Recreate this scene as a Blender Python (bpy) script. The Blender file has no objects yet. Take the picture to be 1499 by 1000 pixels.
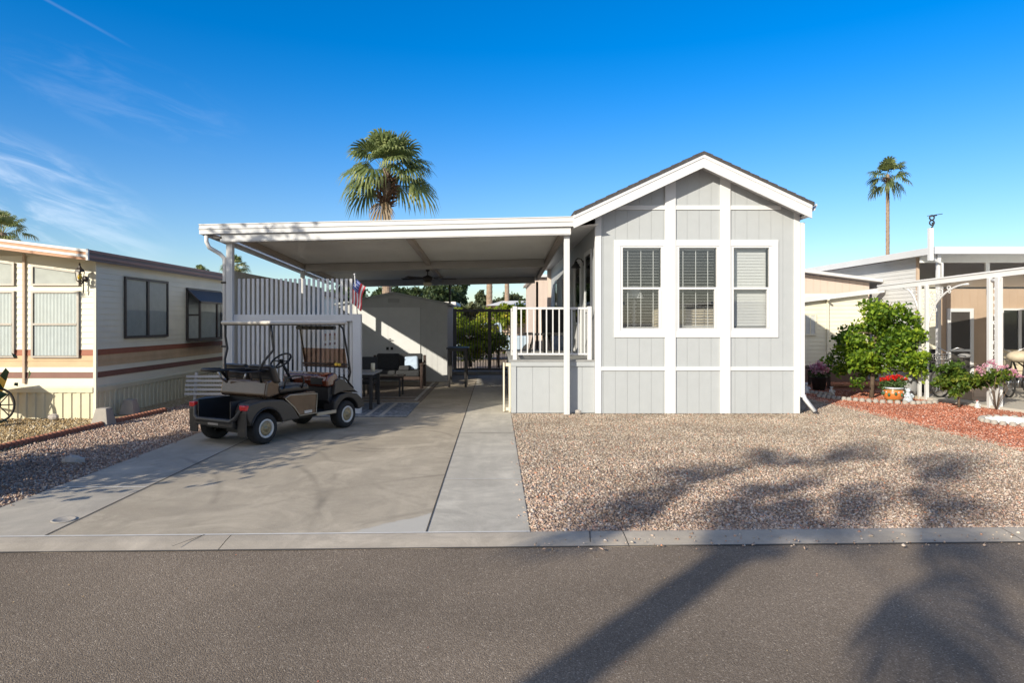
import bpy, math, random
import numpy as np
from mathutils import Vector, Matrix
R = math.radians
random.seed(7)
scene = bpy.context.scene
COL = scene.collection

# ------------------------------------------------------------------ materials
def nodes_of(m):
    m.use_nodes = True
    nt = m.node_tree
    return nt, nt.nodes.get('Principled BSDF') or nt.nodes.new('ShaderNodeBsdfPrincipled')

def N(nt, kind, **kw):
    n = nt.nodes.new(kind)
    for k, v in kw.items():
        if k.startswith('i_'):
            n.inputs[k[2:].replace('_', ' ')].default_value = v
        else:
            setattr(n, k, v)
    return n

def mk(name, col, rough=0.6, var=0.10, vs=2.5, bump=0.0, bs=60.0, metal=0.0, spec=0.5, dirt=None, dirt_amt=0.0, coat=0.0):
    m = bpy.data.materials.new(name)
    nt, b = nodes_of(m)
    b.inputs['Roughness'].default_value = rough
    b.inputs['Metallic'].default_value = metal
    b.inputs['Specular IOR Level'].default_value = spec
    if coat: b.inputs['Coat Weight'].default_value = coat
    geo = N(nt, 'ShaderNodeNewGeometry')
    no = N(nt, 'ShaderNodeTexNoise'); no.inputs['Scale'].default_value = vs; no.inputs['Detail'].default_value = 6
    nt.links.new(geo.outputs['Position'], no.inputs['Vector'])
    mr = N(nt, 'ShaderNodeMapRange'); mr.inputs['From Min'].default_value = .3; mr.inputs['From Max'].default_value = .7
    mr.inputs['To Min'].default_value = 1 - var; mr.inputs['To Max'].default_value = 1 + var * .6
    nt.links.new(no.outputs['Fac'], mr.inputs['Value'])
    mx = N(nt, 'ShaderNodeVectorMath', operation='MULTIPLY')
    mx.inputs[0].default_value = col[:3]
    nt.links.new(mr.outputs['Result'], mx.inputs[1])
    out = mx.outputs[0]
    if dirt_amt:
        n2 = N(nt, 'ShaderNodeTexNoise'); n2.inputs['Scale'].default_value = vs * 4; n2.inputs['Detail'].default_value = 8
        n2.inputs['Roughness'].default_value = .7
        nt.links.new(geo.outputs['Position'], n2.inputs['Vector'])
        m2 = N(nt, 'ShaderNodeMapRange'); m2.inputs['From Min'].default_value = .52; m2.inputs['From Max'].default_value = .75
        m2.inputs['To Max'].default_value = dirt_amt
        nt.links.new(n2.outputs['Fac'], m2.inputs['Value'])
        mm = N(nt, 'ShaderNodeMix', data_type='RGBA')
        nt.links.new(m2.outputs['Result'], mm.inputs[0]); nt.links.new(out, mm.inputs[6])
        mm.inputs[7].default_value = (*(dirt or (.2, .16, .12)), 1)
        out = mm.outputs[2]
    nt.links.new(out, b.inputs['Base Color'])
    if bump:
        nb = N(nt, 'ShaderNodeTexNoise'); nb.inputs['Scale'].default_value = bs; nb.inputs['Detail'].default_value = 4
        nt.links.new(geo.outputs['Position'], nb.inputs['Vector'])
        bp = N(nt, 'ShaderNodeBump'); bp.inputs['Strength'].default_value = bump; bp.inputs['Distance'].default_value = .01
        nt.links.new(nb.outputs['Fac'], bp.inputs['Height']); nt.links.new(bp.outputs[0], b.inputs['Normal'])
    return m

def ramp(nt, stops):
    r = N(nt, 'ShaderNodeValToRGB')
    e = r.color_ramp.elements
    while len(e) < len(stops): e.new(.5)
    for el, (p, c) in zip(e, stops):
        el.position = p; el.color = (*c, 1)
    return r

def leafmat(name, stops, trans=.35, rough=.5, patch=0.0):
    m = bpy.data.materials.new(name)
    nt, b = nodes_of(m)
    at = N(nt, 'ShaderNodeAttribute', attribute_name='rnd')
    r = ramp(nt, stops)
    nt.links.new(at.outputs['Fac'], r.inputs[0])
    if patch:
        geo = N(nt, 'ShaderNodeNewGeometry'); no = N(nt, 'ShaderNodeTexNoise'); no.inputs['Scale'].default_value = 1.1; no.inputs['Detail'].default_value = 5
        nt.links.new(geo.outputs['Position'], no.inputs['Vector'])
        mr = N(nt, 'ShaderNodeMapRange'); mr.inputs['From Min'].default_value = .35; mr.inputs['From Max'].default_value = .65; mr.inputs['To Min'].default_value = 1 - patch; mr.inputs['To Max'].default_value = 1 + patch * .6
        nt.links.new(no.outputs['Fac'], mr.inputs['Value'])
        mx_ = N(nt, 'ShaderNodeVectorMath', operation='MULTIPLY'); nt.links.new(r.outputs[0], mx_.inputs[0]); nt.links.new(mr.outputs[0], mx_.inputs[1])
        nt.links.new(mx_.outputs[0], b.inputs['Base Color'])
    else: nt.links.new(r.outputs[0], b.inputs['Base Color'])
    b.inputs['Roughness'].default_value = rough
    b.inputs['Specular IOR Level'].default_value = .35
    if trans:
        t = N(nt, 'ShaderNodeBsdfTranslucent'); nt.links.new(r.outputs[0], t.inputs[0])
        mx = N(nt, 'ShaderNodeMixShader'); mx.inputs[0].default_value = trans
        out = nt.nodes['Material Output']
        nt.links.new(b.outputs[0], mx.inputs[1]); nt.links.new(t.outputs[0], mx.inputs[2]); nt.links.new(mx.outputs[0], out.inputs[0])
    return m

def glassmat(name, tint=(.9, .95, .95), refl=.12, rough=.02, blend=.18):
    m = bpy.data.materials.new(name); m.use_nodes = True
    nt = m.node_tree; nt.nodes.clear()
    o = N(nt, 'ShaderNodeOutputMaterial')
    t = N(nt, 'ShaderNodeBsdfTransparent'); t.inputs[0].default_value = (*tint, 1)
    g = N(nt, 'ShaderNodeBsdfGlossy'); g.inputs['Roughness'].default_value = rough
    f = N(nt, 'ShaderNodeLayerWeight'); f.inputs[0].default_value = blend
    a = N(nt, 'ShaderNodeMath', operation='ADD'); a.inputs[1].default_value = refl; a.use_clamp = True
    nt.links.new(f.outputs[0], a.inputs[0])
    mx = N(nt, 'ShaderNodeMixShader')
    nt.links.new(a.outputs[0], mx.inputs[0]); nt.links.new(t.outputs[0], mx.inputs[1]); nt.links.new(g.outputs[0], mx.inputs[2])
    nt.links.new(mx.outputs[0], o.inputs[0])
    return m

def groundmat(name, base_stops, scale=90, speck=None, bump=.5, big=.5, bigamt=.15, rough=.9):
    """voronoi grains coloured per cell"""
    m = bpy.data.materials.new(name); nt, b = nodes_of(m)
    geo = N(nt, 'ShaderNodeNewGeometry')
    vo = N(nt, 'ShaderNodeTexVoronoi'); vo.inputs['Scale'].default_value = scale
    nt.links.new(geo.outputs['Position'], vo.inputs['Vector'])
    sep = N(nt, 'ShaderNodeSeparateColor'); nt.links.new(vo.outputs['Color'], sep.inputs[0])
    r = ramp(nt, base_stops); nt.links.new(sep.outputs[0], r.inputs[0])
    no = N(nt, 'ShaderNodeTexNoise'); no.inputs['Scale'].default_value = big; no.inputs['Detail'].default_value = 5
    nt.links.new(geo.outputs['Position'], no.inputs['Vector'])
    mr = N(nt, 'ShaderNodeMapRange'); mr.inputs['From Min'].default_value = .3; mr.inputs['From Max'].default_value = .7
    mr.inputs['To Min'].default_value = 1 - bigamt; mr.inputs['To Max'].default_value = 1 + bigamt
    nt.links.new(no.outputs['Fac'], mr.inputs['Value'])
    mx = N(nt, 'ShaderNodeVectorMath', operation='MULTIPLY')
    nt.links.new(r.outputs[0], mx.inputs[0]); nt.links.new(mr.outputs[0], mx.inputs[1])
    nt.links.new(mx.outputs[0], b.inputs['Base Color'])
    b.inputs['Roughness'].default_value = rough
    b.inputs['Specular IOR Level'].default_value = .3
    bp = N(nt, 'ShaderNodeBump'); bp.inputs['Strength'].default_value = bump; bp.inputs['Distance'].default_value = .01
    bp.invert = True
    nt.links.new(vo.outputs['Distance'], bp.inputs['Height']); nt.links.new(bp.outputs[0], b.inputs['Normal'])
    return m

def concretemat(name, col, stain, stain_amt=.4, marks=False, fresh=False):
    m = bpy.data.materials.new(name); nt, b = nodes_of(m)
    geo = N(nt, 'ShaderNodeNewGeometry'); P = geo.outputs['Position']
    def noise(s, d=6, rgh=.6, dist=0):
        n = N(nt, 'ShaderNodeTexNoise'); n.inputs['Scale'].default_value = s; n.inputs['Detail'].default_value = d
        n.inputs['Roughness'].default_value = rgh; n.inputs['Distortion'].default_value = dist
        nt.links.new(P, n.inputs['Vector']); return n.outputs['Fac']
    def mrng(src, a, c, lo, hi):
        q = N(nt, 'ShaderNodeMapRange'); q.inputs['From Min'].default_value = a; q.inputs['From Max'].default_value = c
        q.inputs['To Min'].default_value = lo; q.inputs['To Max'].default_value = hi
        nt.links.new(src, q.inputs['Value']); return q.outputs[0]
    def mix(f, a, c):
        q = N(nt, 'ShaderNodeMix', data_type='RGBA')
        nt.links.new(f, q.inputs[0])
        if isinstance(a, tuple): q.inputs[6].default_value = (*a, 1)
        else: nt.links.new(a, q.inputs[6])
        if isinstance(c, tuple): q.inputs[7].default_value = (*c, 1)
        else: nt.links.new(c, q.inputs[7])
        return q.outputs[2]
    c = mix(mrng(noise(.45, 8, .65, .6), .38, .62, 0, stain_amt), col, stain)
    c = mix(mrng(noise(2.2, 9, .72, 1.2), .44, .62, 0, .55), c, tuple(x * .60 for x in col))
    c = mix(mrng(noise(9, 8, .75), .5, .8, 0, .28), c, tuple(x * .55 for x in col))
    c = mix(mrng(noise(1.1, 7, .7, .8), .50, .66, 0, .5), c, tuple(min(1, x * 1.30) for x in col))
    sc = N(nt, 'ShaderNodeVectorMath', operation='MULTIPLY'); sc.inputs[1].default_value = (4, .35, 1); nt.links.new(P, sc.inputs[0])
    ln = N(nt, 'ShaderNodeTexNoise'); ln.inputs['Scale'].default_value = 1.2; ln.inputs['Detail'].default_value = 7; ln.inputs['Distortion'].default_value = .6; nt.links.new(sc.outputs[0], ln.inputs['Vector'])
    c = mix(mrng(ln.outputs['Fac'], .46, .66, 0, .45), c, tuple(x * .7 for x in col))
    c = mix(mrng(noise(160, 3), .5, .75, 0, .3), c, tuple(min(1, x * 1.35) for x in col))
    if marks:
        # tyre arcs: rings of a few big circles
        for (cx, cy, rad) in ((-6.5, 5.2, 5.0), (-6.4, 5.4, 3.9), (1.2, 3.6, 4.2), (1.1, 3.4, 3.1), (-1.5, 9.9, 1.15), (-1.4, 9.7, .8), (-7.2, 6.1, 5.6), (-.1, 7.6, 1.3)):
            s = N(nt, 'ShaderNodeVectorMath', operation='DISTANCE'); s.inputs[1].default_value = (cx, cy, 0)
            nt.links.new(P, s.inputs[0])
            u = N(nt, 'ShaderNodeMath', operation='SUBTRACT'); nt.links.new(s.outputs['Value'], u.inputs[0]); u.inputs[1].default_value = rad
            v = N(nt, 'ShaderNodeMath', operation='ABSOLUTE'); nt.links.new(u.outputs[0], v.inputs[0])
            w = mrng(v.outputs[0], 0, .06, .45, 0)
            nz = mrng(noise(.9, 3), .42, .62, 0, 1)
            t = N(nt, 'ShaderNodeMath', operation='MULTIPLY'); nt.links.new(w, t.inputs[0]); nt.links.new(nz, t.inputs[1])
            c = mix(t.outputs[0], c, tuple(x * .45 for x in stain))
    if fresh:
        # paler patch of newer concrete in the near corner by the kerb
        sx = N(nt, 'ShaderNodeSeparateXYZ'); nt.links.new(P, sx.inputs[0])
        # inside when y < 5.5 + (x+1.15)*1.05  and near kerb
        a = N(nt, 'ShaderNodeMath', operation='MULTIPLY_ADD'); a.inputs[1].default_value = .9; a.inputs[2].default_value = 6.45
        nt.links.new(sx.outputs[0], a.inputs[0])
        d = N(nt, 'ShaderNodeMath', operation='SUBTRACT'); nt.links.new(a.outputs[0], d.inputs[0]); nt.links.new(sx.outputs[1], d.inputs[1])
        ns = N(nt, 'ShaderNodeMath', operation='MULTIPLY_ADD'); nt.links.new(noise(5, 4), ns.inputs[0]); ns.inputs[1].default_value = .2; ns.inputs[2].default_value = -.1
        d2 = N(nt, 'ShaderNodeMath', operation='ADD'); nt.links.new(d.outputs[0], d2.inputs[0]); nt.links.new(ns.outputs[0], d2.inputs[1])
        c = mix(mrng(d2.outputs[0], 0, .05, 0, .8), c, (.50, .475, .42))
    nt.links.new(c, b.inputs['Base Color'])
    b.inputs['Roughness'].default_value = .85
    bp = N(nt, 'ShaderNodeBump'); bp.inputs['Strength'].default_value = .25; bp.inputs['Distance'].default_value = .006
    nt.links.new(noise(70, 6), bp.inputs['Height']); nt.links.new(bp.outputs[0], b.inputs['Normal'])
    return m

M = {}
M['trim'] = mk('white_trim_paint', (.64, .645, .65), .45, .03, 3, dirt=(.5, .48, .44), dirt_amt=.12)
M['siding'] = mk('grey_siding_paint', (.40, .42, .43), .6, .03, 5, bump=.15, bs=120)
M['siding2'] = mk('grey_siding_shed', (.55, .56, .56), .65, .05, 5, bump=.15, bs=120)
M['sheddoor'] = mk('pale_grey_door', (.68, .69, .69), .55, .05, 3)
M['alum'] = mk('white_aluminium', (.63, .63, .63), .38, .04, 2, dirt=(.45, .42, .38), dirt_amt=.15)
M['pan'] = mk('roof_pan_underside', (.88, .87, .82), .30, .08, .8, dirt=(.45, .40, .33), dirt_amt=.2)
M['crossbeam'] = mk('cross_beam_paint', (.50, .47, .43), .45, .08, 2)
M['beam'] = mk('tan_beam', (.42, .35, .29), .5, .08, 2)
M['fence_white'] = mk('white_slats', (.66, .66, .67), .5, .06, 3, dirt=(.4, .38, .35), dirt_amt=.2)
M['shingle'] = mk('dark_shingle', (.07, .065, .065), .95, .4, 30, bump=.8, bs=40)
M['cream'] = mk('cream_siding', (.77, .725, .575), .5, .05, 3, dirt=(.5, .42, .3), dirt_amt=.12)
M['skirt'] = mk('cream_skirt', (.66, .61, .44), .55, .06, 3, dirt=(.4, .33, .2), dirt_amt=.25)
M['rust'] = mk('rust_stripe', (.32, .10, .05), .6, .15, 4)
M['tanstripe'] = mk('tan_stripe', (.58, .40, .23), .6, .12, 4)
M['brownstripe'] = mk('brown_stripe', (.20, .085, .06), .6, .12, 4)
M['browntrim'] = mk('brown_trim', (.16, .11, .09), .55, .1, 4)
M['roofedge'] = mk('striped_roof_edge', (.52, .27, .15), .5, .1, 3)
M['roofedge_b'] = mk('striped_roof_edge_brown', (.30, .15, .11), .5, .1, 3)
M['whiteroof'] = mk('white_roof', (.7, .69, .66), .6, .08, 1)
M['bronze'] = mk('bronze_frame', (.06, .05, .045), .45, .1, 5)
M['alframe'] = mk('aluminium_frame', (.40, .37, .33), .4, .1, 5, metal=.3)
M['curtain'] = mk('white_curtain', (.72, .74, .74), .8, .06, 6)
M['curtain2'] = mk('grey_curtain', (.55, .56, .53), .8, .10, 6)
M['blind'] = mk('white_blind', (.70, .70, .68), .5, .02, 3)
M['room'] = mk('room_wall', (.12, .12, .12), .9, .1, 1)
M['beige'] = mk('beige_fabric', (.52, .45, .33), .9, .12, 12, bump=.3, bs=90)
M['glass'] = glassmat('window_glass', (.93, .94, .945), .07)
M['glassdark'] = glassmat('window_glass_side', (.9, .92, .92), .02, blend=.06)
M['plex'] = glassmat('clear_windshield', (.95, .94, .92), .01)
M['plextint'] = glassmat('brown_tinted_windshield', (.70, .55, .45), .02)
M['black'] = mk('black_plastic', (.018, .018, .02), .45, .2, 8)
M['vinyl'] = mk('black_vinyl', (.022, .02, .02), .32, .2, 5, coat=.3)
M['rubber'] = mk('tyre_rubber', (.022, .022, .022), .85, .2, 20, bump=.3, bs=80)
M['cartbody'] = mk('brown_metallic_paint', (.10, .060, .036), .26, .3, 3, metal=.1, coat=.6)
M['cartgrey'] = mk('grey_cart_trim', (.05, .044, .038), .4, .15, 3)
M['cartroof'] = mk('cart_roof_white', (.58, .54, .48), .35, .08, 3)
M['carttan'] = mk('cart_tan_piping', (.45, .38, .27), .4, .1, 3)
M['hub'] = mk('tan_hubcap', (.33, .27, .16), .35, .1, 6, metal=.3)
M['hubwhite'] = mk('white_rim', (.62, .60, .56), .4, .08, 6)
M['redlens'] = mk('red_lens', (.65, .02, .03), .2, .05, 5, coat=.5)
M['burl'] = mk('burl_dash', (.12, .03, .015), .15, .5, 14, coat=1.0)
M['yellow'] = mk('yellow_plastic', (.65, .42, .05), .5, .1, 5)
M['wicker'] = mk('charcoal_fabric', (.030, .032, .036), .9, .2, 14, bump=.4, bs=120)
M['darkwood'] = mk('dark_wood', (.045, .025, .018), .5, .2, 6)
M['bluepillow'] = mk('pale_blue_cloth', (.42, .52, .66), .9, .12, 12)
M['darkmetal'] = mk('dark_metal', (.03, .028, .027), .5, .15, 6)
M['gatemetal'] = mk('brown_gate_metal', (.13, .11, .095), .55, .12, 5)
M['terra'] = mk('terracotta', (.36, .15, .09), .85, .2, 10, bump=.2)
M['terrapot'] = mk('orange_glazed_pot', (.62, .20, .05), .3, .2, 8)
M['blueglaze'] = mk('white_blue_glaze', (.5, .55, .6), .3, .3, 20)
M['greenglaze'] = mk('green_glaze', (.05, .12, .06), .3, .3, 20)
M['cement'] = mk('cement_block', (.36, .33, .29), .9, .1, 8, bump=.4)
M['rock'] = mk('pale_rock', (.42, .38, .34), .9, .2, 8, bump=.5, bs=20)
M['figurine'] = mk('pale_ceramic', (.62, .62, .62), .45, .2, 20)
M['figred'] = mk('red_paint', (.45, .04, .03), .5, .1, 8)
M['stucco'] = mk('tan_stucco', (.52, .40, .30), .85, .06, 4, bump=.2, bs=80)
M['pinkwall'] = mk('pink_beige_wall', (.60, .49, .42), .75, .05, 2)
M['tanwall'] = mk('tan_patio_wall', (.44, .33, .24), .75, .08, 2, bump=.1)
M['greysid'] = mk('light_grey_siding', (.60, .60, .59), .55, .04, 3)
M['bark'] = mk('bark', (.14, .10, .07), .95, .25, 12, bump=.8, bs=30)
M['palmbark'] = mk('palm_trunk', (.30, .22, .16), .95, .3, 9, bump=.8, bs=25)
M['thatch'] = mk('palm_thatch', (.15, .085, .05), .95, .4, 18, bump=.6, bs=30)
M['cloth_grey'] = mk('grey_cover', (.30, .30, .30), .8, .1, 8)
M['chrome'] = mk('brushed_metal', (.5, .5, .5), .3, .1, 8, metal=.8)
M['amber'] = mk('amber_glass', (.75, .50, .03), .2, .1, 9)
M['flagred'] = mk('flag_red', (.55, .05, .06), .8, .05, 9)
M['flagwhite'] = mk('flag_white', (.72, .70, .70), .8, .05, 9)
M['flagblue'] = mk('flag_blue', (.05, .08, .26), .8, .05, 9)
M['candle'] = mk('cream_wax', (.7, .64, .48), .5, .05, 9)
M['rug_a'] = groundmat('blue_grey_rug', [(0, (.10, .115, .14)), (.5, (.17, .19, .22)), (1, (.30, .32, .34))], scale=25, bump=.3, bigamt=.1)
M['rug_stripe'] = mk('pale_rug_stripe', (.42, .40, .37), .95, .15, 20)
M['rug_b'] = mk('brown_rug', (.20, .165, .135), .95, .3, 12, bump=.3)
M['vinylsoil'] = mk('soil', (.14, .10, .075), .95, .3, 6, bump=.5, bs=30)
M['cord'] = mk('cream_board', (.72, .66, .52), .5, .06, 8)
M['carblue'] = mk('pale_blue_paint', (.35, .45, .55), .3, .05, 3, coat=.5)

LEAF = dict(
    bright=leafmat('citrus_leaf', [(0, (.035, .075, .012)), (.35, (.09, .18, .02)), (.7, (.27, .40, .03)), (1, (.52, .60, .06))], .45),
    mid=leafmat('garden_leaf', [(0, (.03, .07, .015)), (.5, (.09, .16, .02)), (.9, (.22, .26, .03)), (1, (.35, .30, .04))], .4),
    lime=leafmat('lime_leaf', [(0, (.07, .11, .015)), (.5, (.26, .34, .03)), (.9, (.55, .52, .05)), (1, (.70, .40, .03))], .5),
    dark=leafmat('dark_tree_leaf', [(0, (.025, .045, .018)), (.6, (.055, .085, .03)), (1, (.11, .13, .05))], .3),
    olive=leafmat('olive_tree_leaf', [(0, (.05, .065, .03)), (.6, (.10, .12, .055)), (1, (.18, .18, .09))], .3),
    palm=leafmat('palm_leaf', [(0, (.07, .10, .04)), (.45, (.20, .25, .085)), (.8, (.40, .42, .17)), (1, (.60, .52, .30))], .45),
    palmdead=leafmat('palm_dead_leaf', [(0, (.20, .14, .08)), (1, (.36, .26, .15))], .2),
    pink=leafmat('pink_petal', [(0, (.55, .12, .26)), (.4, (.68, .32, .42)), (1, (.78, .68, .70))], .3),
    red=leafmat('red_petal', [(0, (.6, .01, .01)), (1, (.85, .03, .015))], .3),
    gflag=leafmat('geranium_leaf', [(0, (.04, .09, .03)), (1, (.13, .2, .06))], .3),
)

# ------------------------------------------------------------------ mesh builder
BASE = {}
def tagobj(o, label=None, cat=None, group=None, kind=None):
    if label: o['label'] = label
    if cat: o['category'] = cat
    if group: o['group'] = group
    if kind: o['kind'] = kind
    return o

def thing(name, label, cat, loc=(0, 0, 0), rz=0, group=None):
    o = bpy.data.objects.new(name, None); COL.objects.link(o)
    o.location = loc; o.rotation_euler = (0, 0, rz); o.empty_display_size = .2
    BASE[o.name] = Vector(loc)
    return tagobj(o, label, cat, group)

class MB:
    def __init__(s): s.v = []; s.f = []; s.r = []; s.m = None; s.smooth = []
    def add(s, vs, fs, rnd=None, smooth=False):
        b = len(s.v)
        if s.m is not None: vs = [tuple(s.m @ Vector(p)) for p in vs]
        s.v += [tuple(p) for p in vs]; s.f += [tuple(b + i for i in f) for f in fs]
        s.smooth += [smooth] * len(fs)
        if rnd is not None: s.r += [rnd] * len(fs)
        return s
    def box(s, x0, x1, y0, y1, z0, z1):
        return s.add([(x0, y0, z0), (x1, y0, z0), (x1, y1, z0), (x0, y1, z0), (x0, y0, z1), (x1, y0, z1), (x1, y1, z1), (x0, y1, z1)],
                     [(0, 3, 2, 1), (4, 5, 6, 7), (0, 1, 5, 4), (1, 2, 6, 5), (2, 3, 7, 6), (3, 0, 4, 7)])
    def hexa(s, p):  # 8 points bottom 4 then top 4
        return s.add(p, [(0, 3, 2, 1), (4, 5, 6, 7), (0, 1, 5, 4), (1, 2, 6, 5), (2, 3, 7, 6), (3, 0, 4, 7)])
    def quad(s, a, b, c, d, rnd=None): return s.add([a, b, c, d], [(0, 1, 2, 3)], rnd)
    def prism(s, pts, axis, a0, a1):
        """pts 2D polygon; axis 'x': (y,z) extruded in x; 'y': (x,z); 'z': (x,y)"""
        def mp(p, a):
            return (a, p[0], p[1]) if axis == 'x' else ((p[0], a, p[1]) if axis == 'y' else (p[0], p[1], a))
        n = len(pts)
        return s.add([mp(p, a0) for p in pts] + [mp(p, a1) for p in pts],
                     [tuple(range(n))[::-1], tuple(range(n, 2 * n))] + [(i, (i + 1) % n, n + (i + 1) % n, n + i) for i in range(n)])
    def tube(s, pts, r, n=8, caps=True, closed=False):
        pts = [Vector(p) for p in pts]; k = len(pts)
        rs = r if isinstance(r, (list, tuple)) else [r] * k
        vs = []; prev = None
        for i, p in enumerate(pts):
            if closed: t = pts[(i + 1) % k] - pts[i - 1]
            else: t = pts[min(i + 1, k - 1)] - pts[max(i - 1, 0)]
            if t.length < 1e-9: t = Vector((0, 0, 1))
            t.normalize()
            if prev is None:
                u = t.cross(Vector((0, 0, 1)))
                if u.length < .05: u = t.cross(Vector((1, 0, 0)))
            else: u = prev - t * prev.dot(t)
            u.normalize(); prev = u.copy(); w = t.cross(u)
            for j in range(n):
                a = 2 * math.pi * j / n
                vs.append(p + (u * math.cos(a) + w * math.sin(a)) * rs[i])
        fs = []
        for i in range(k if closed else k - 1):
            i2 = (i + 1) % k
            for j in range(n):
                fs.append((i * n + j, i * n + (j + 1) % n, i2 * n + (j + 1) % n, i2 * n + j))
        s.add(vs, fs, smooth=True)
        if caps and not closed:
            b = len(s.v) - len(vs)
            s.f += [tuple(b + j for j in range(n))[::-1], tuple(b + (k - 1) * n + j for j in range(n))]; s.smooth += [False, False]
        return s
    def lathe(s, prof, c=(0, 0, 0), n=20, axis='z', smooth=True):
        """prof list of (r, h)"""
        vs = []
        for r, h in prof:
            for j in range(n):
                a = 2 * math.pi * j / n
                x, y = r * math.cos(a), r * math.sin(a)
                p = (x, y, h) if axis == 'z' else ((h, x, y) if axis == 'x' else (x, h, y))
                vs.append((p[0] + c[0], p[1] + c[1], p[2] + c[2]))
        fs = []
        for i in range(len(prof) - 1):
            for j in range(n):
                fs.append((i * n + j, i * n + (j + 1) % n, (i + 1) * n + (j + 1) % n, (i + 1) * n + j))
        return s.add(vs, fs, smooth=smooth)
    def ball(s, c, rx, ry=None, rz=None, n=12, m=8, jit=0, rng=random):
        ry = ry or rx; rz = rz or rx
        vs = []; fs = []
        for i in range(m + 1):
            t = math.pi * i / m
            for j in range(n):
                a = 2 * math.pi * j / n; q = 1 + (rng.uniform(-jit, jit) if jit else 0)
                vs.append((c[0] + rx * math.sin(t) * math.cos(a) * q, c[1] + ry * math.sin(t) * math.sin(a) * q, c[2] + rz * math.cos(t) * q))
        for i in range(m):
            for j in range(n): fs.append((i * n + j, i * n + (j + 1) % n, (i + 1) * n + (j + 1) % n, (i + 1) * n + j))
        return s.add(vs, fs, smooth=not jit)
    def build(s, name, mat, parent=None, bevel=0, local=False, label=None, seg=2):
        off = Vector((0, 0, 0)); base = None
        if parent is not None:
            root = parent
            while root.parent: root = root.parent
            if not local: off = BASE[root.name]
        elif not local:
            xs = [p[0] for p in s.v]; ys = [p[1] for p in s.v]; zs = [p[2] for p in s.v]
            off = base = Vector(((min(xs) + max(xs)) / 2, (min(ys) + max(ys)) / 2, min(zs)))
        me = bpy.data.meshes.new(name)
        me.from_pydata([(p[0] - off.x, p[1] - off.y, p[2] - off.z) for p in s.v], [], s.f)
        me.polygons.foreach_set('use_smooth', s.smooth)
        if s.r and len(s.r) == len(s.f):
            at = me.attributes.new('rnd', 'FLOAT', 'FACE'); at.data.foreach_set('value', s.r)
        me.materials.append(mat); me.update()
        o = bpy.data.objects.new(name, me); COL.objects.link(o)
        if parent is not None: o.parent = parent
        elif base is not None: o.location = base; BASE[o.name] = base
        else: BASE[o.name] = Vector((0, 0, 0))
        if bevel:
            b = o.modifiers.new('bevel', 'BEVEL'); b.width = bevel; b.segments = seg; b.limit_method = 'ANGLE'; b.angle_limit = R(40)
        if label: o['label'] = label
        return o

def struct(name, mb, mat, kind='structure', label=None, cat=None):
    o = mb.build(name, mat); o['kind'] = kind
    o['label'] = label or name.replace('_', ' '); o['category'] = cat or name.split('_')[-1]
    return o

def copy_tree(o, parent=None):
    c = o.copy(); COL.objects.link(c); c.parent = parent
    for ch in o.children: copy_tree(ch, c)
    return c

# grooved vertical siding. axis: 'x' wall runs along x at y=plane (outward -y); 'y' runs along y at x=plane (outward = sgn in x)
def grooved(mb, axis, a0, a1, plane, z0, ztop, sp=.203, openings=(), sgn=-1, gw=.007, gd=.006, start=None):
    zt = ztop if callable(ztop) else (lambda a: ztop)
    def P(a, d, z): return (a, plane - sgn * d, z) if axis == 'x' else (plane - sgn * d, a, z)
    cuts = []; a = (start if start is not None else a0 + sp)
    while a < a1 - .02:
        if a > a0 + .02: cuts.append(a)
        a += sp
    edges = sorted(set([a0, a1] + [e for o in openings for e in o[:2]] + cuts))
    for i in range(len(edges) - 1):
        l, r = edges[i], edges[i + 1]
        gl = l + (gw / 2 if l in cuts else 0); gr = r - (gw / 2 if r in cuts else 0)
        def zints(x0, x1):
            iv = [(z0, None)]
            for o in openings:
                if o[0] <= (x0 + x1) / 2 <= o[1]: iv = [(z0, o[2]), (o[3], None)]
            return iv
        for (b, t) in zints(gl, gr):
            mb.quad(P(gl, 0, b), P(gr, 0, b), P(gr, 0, zt(gr) if t is None else t), P(gl, 0, zt(gl) if t is None else t))
        if r in cuts:
            g0, g1 = r - gw / 2, r + gw / 2
            for (b, t) in zints(g0, g1):
                t0 = zt(g0) if t is None else t; t1 = zt(g1) if t is None else t
                mb.quad(P(g0, 0, b), P(g0, gd, b), P(g0, gd, t0), P(g0, 0, t0))
                mb.quad(P(g1, gd, b), P(g1, 0, b), P(g1, 0, t1), P(g1, gd, t1))
                mb.quad(P(g0, gd, b), P(g1, gd, b), P(g1, gd, t1), P(g0, gd, t0))
    return mb

# horizontal lap siding
def lap(mb, axis, a0, a1, plane, z0, z1, sgn=-1, h=.11, d=.012, ztop=None):
    def P(a, dd, z): return (a, plane + sgn * dd, z) if axis == 'x' else (plane + sgn * dd, a, z)
    n = max(1, round((z1 - z0) / h)); h = (z1 - z0) / n
    for i in range(n):
        zb = z0 + i * h; zt = zb + h
        za, zc = zt, zt
        if ztop:
            za, zc = min(zt, ztop(a0)), min(zt, ztop(a1))
            if za <= zb and zc <= zb: continue
            # clip a polygon under the sloping top
            pts = [(a0, zb), (a1, zb)]
            K = 12; top = []
            for q in range(K + 1):
                a = a1 + (a0 - a1) * q / K
                top.append((a, max(zb, min(zt, ztop(a)))))
            for q in range(K):
                (p, zp), (r, zr) = top[q], top[q + 1]
                if zp > zb or zr > zb:
                    mb.quad(P(r, d, zb), P(p, d, zb), P(p, d * (1 - (zp - zb) / h), zp), P(r, d * (1 - (zr - zb) / h), zr))
            continue
        mb.quad(P(a0, d, zb), P(a1, d, zb), P(a1, 0, zt), P(a0, 0, zt))
        mb.quad(P(a0, 0, zb), P(a1, 0, zb), P(a1, d, zb), P(a0, d, zb))
    return mb

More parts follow.
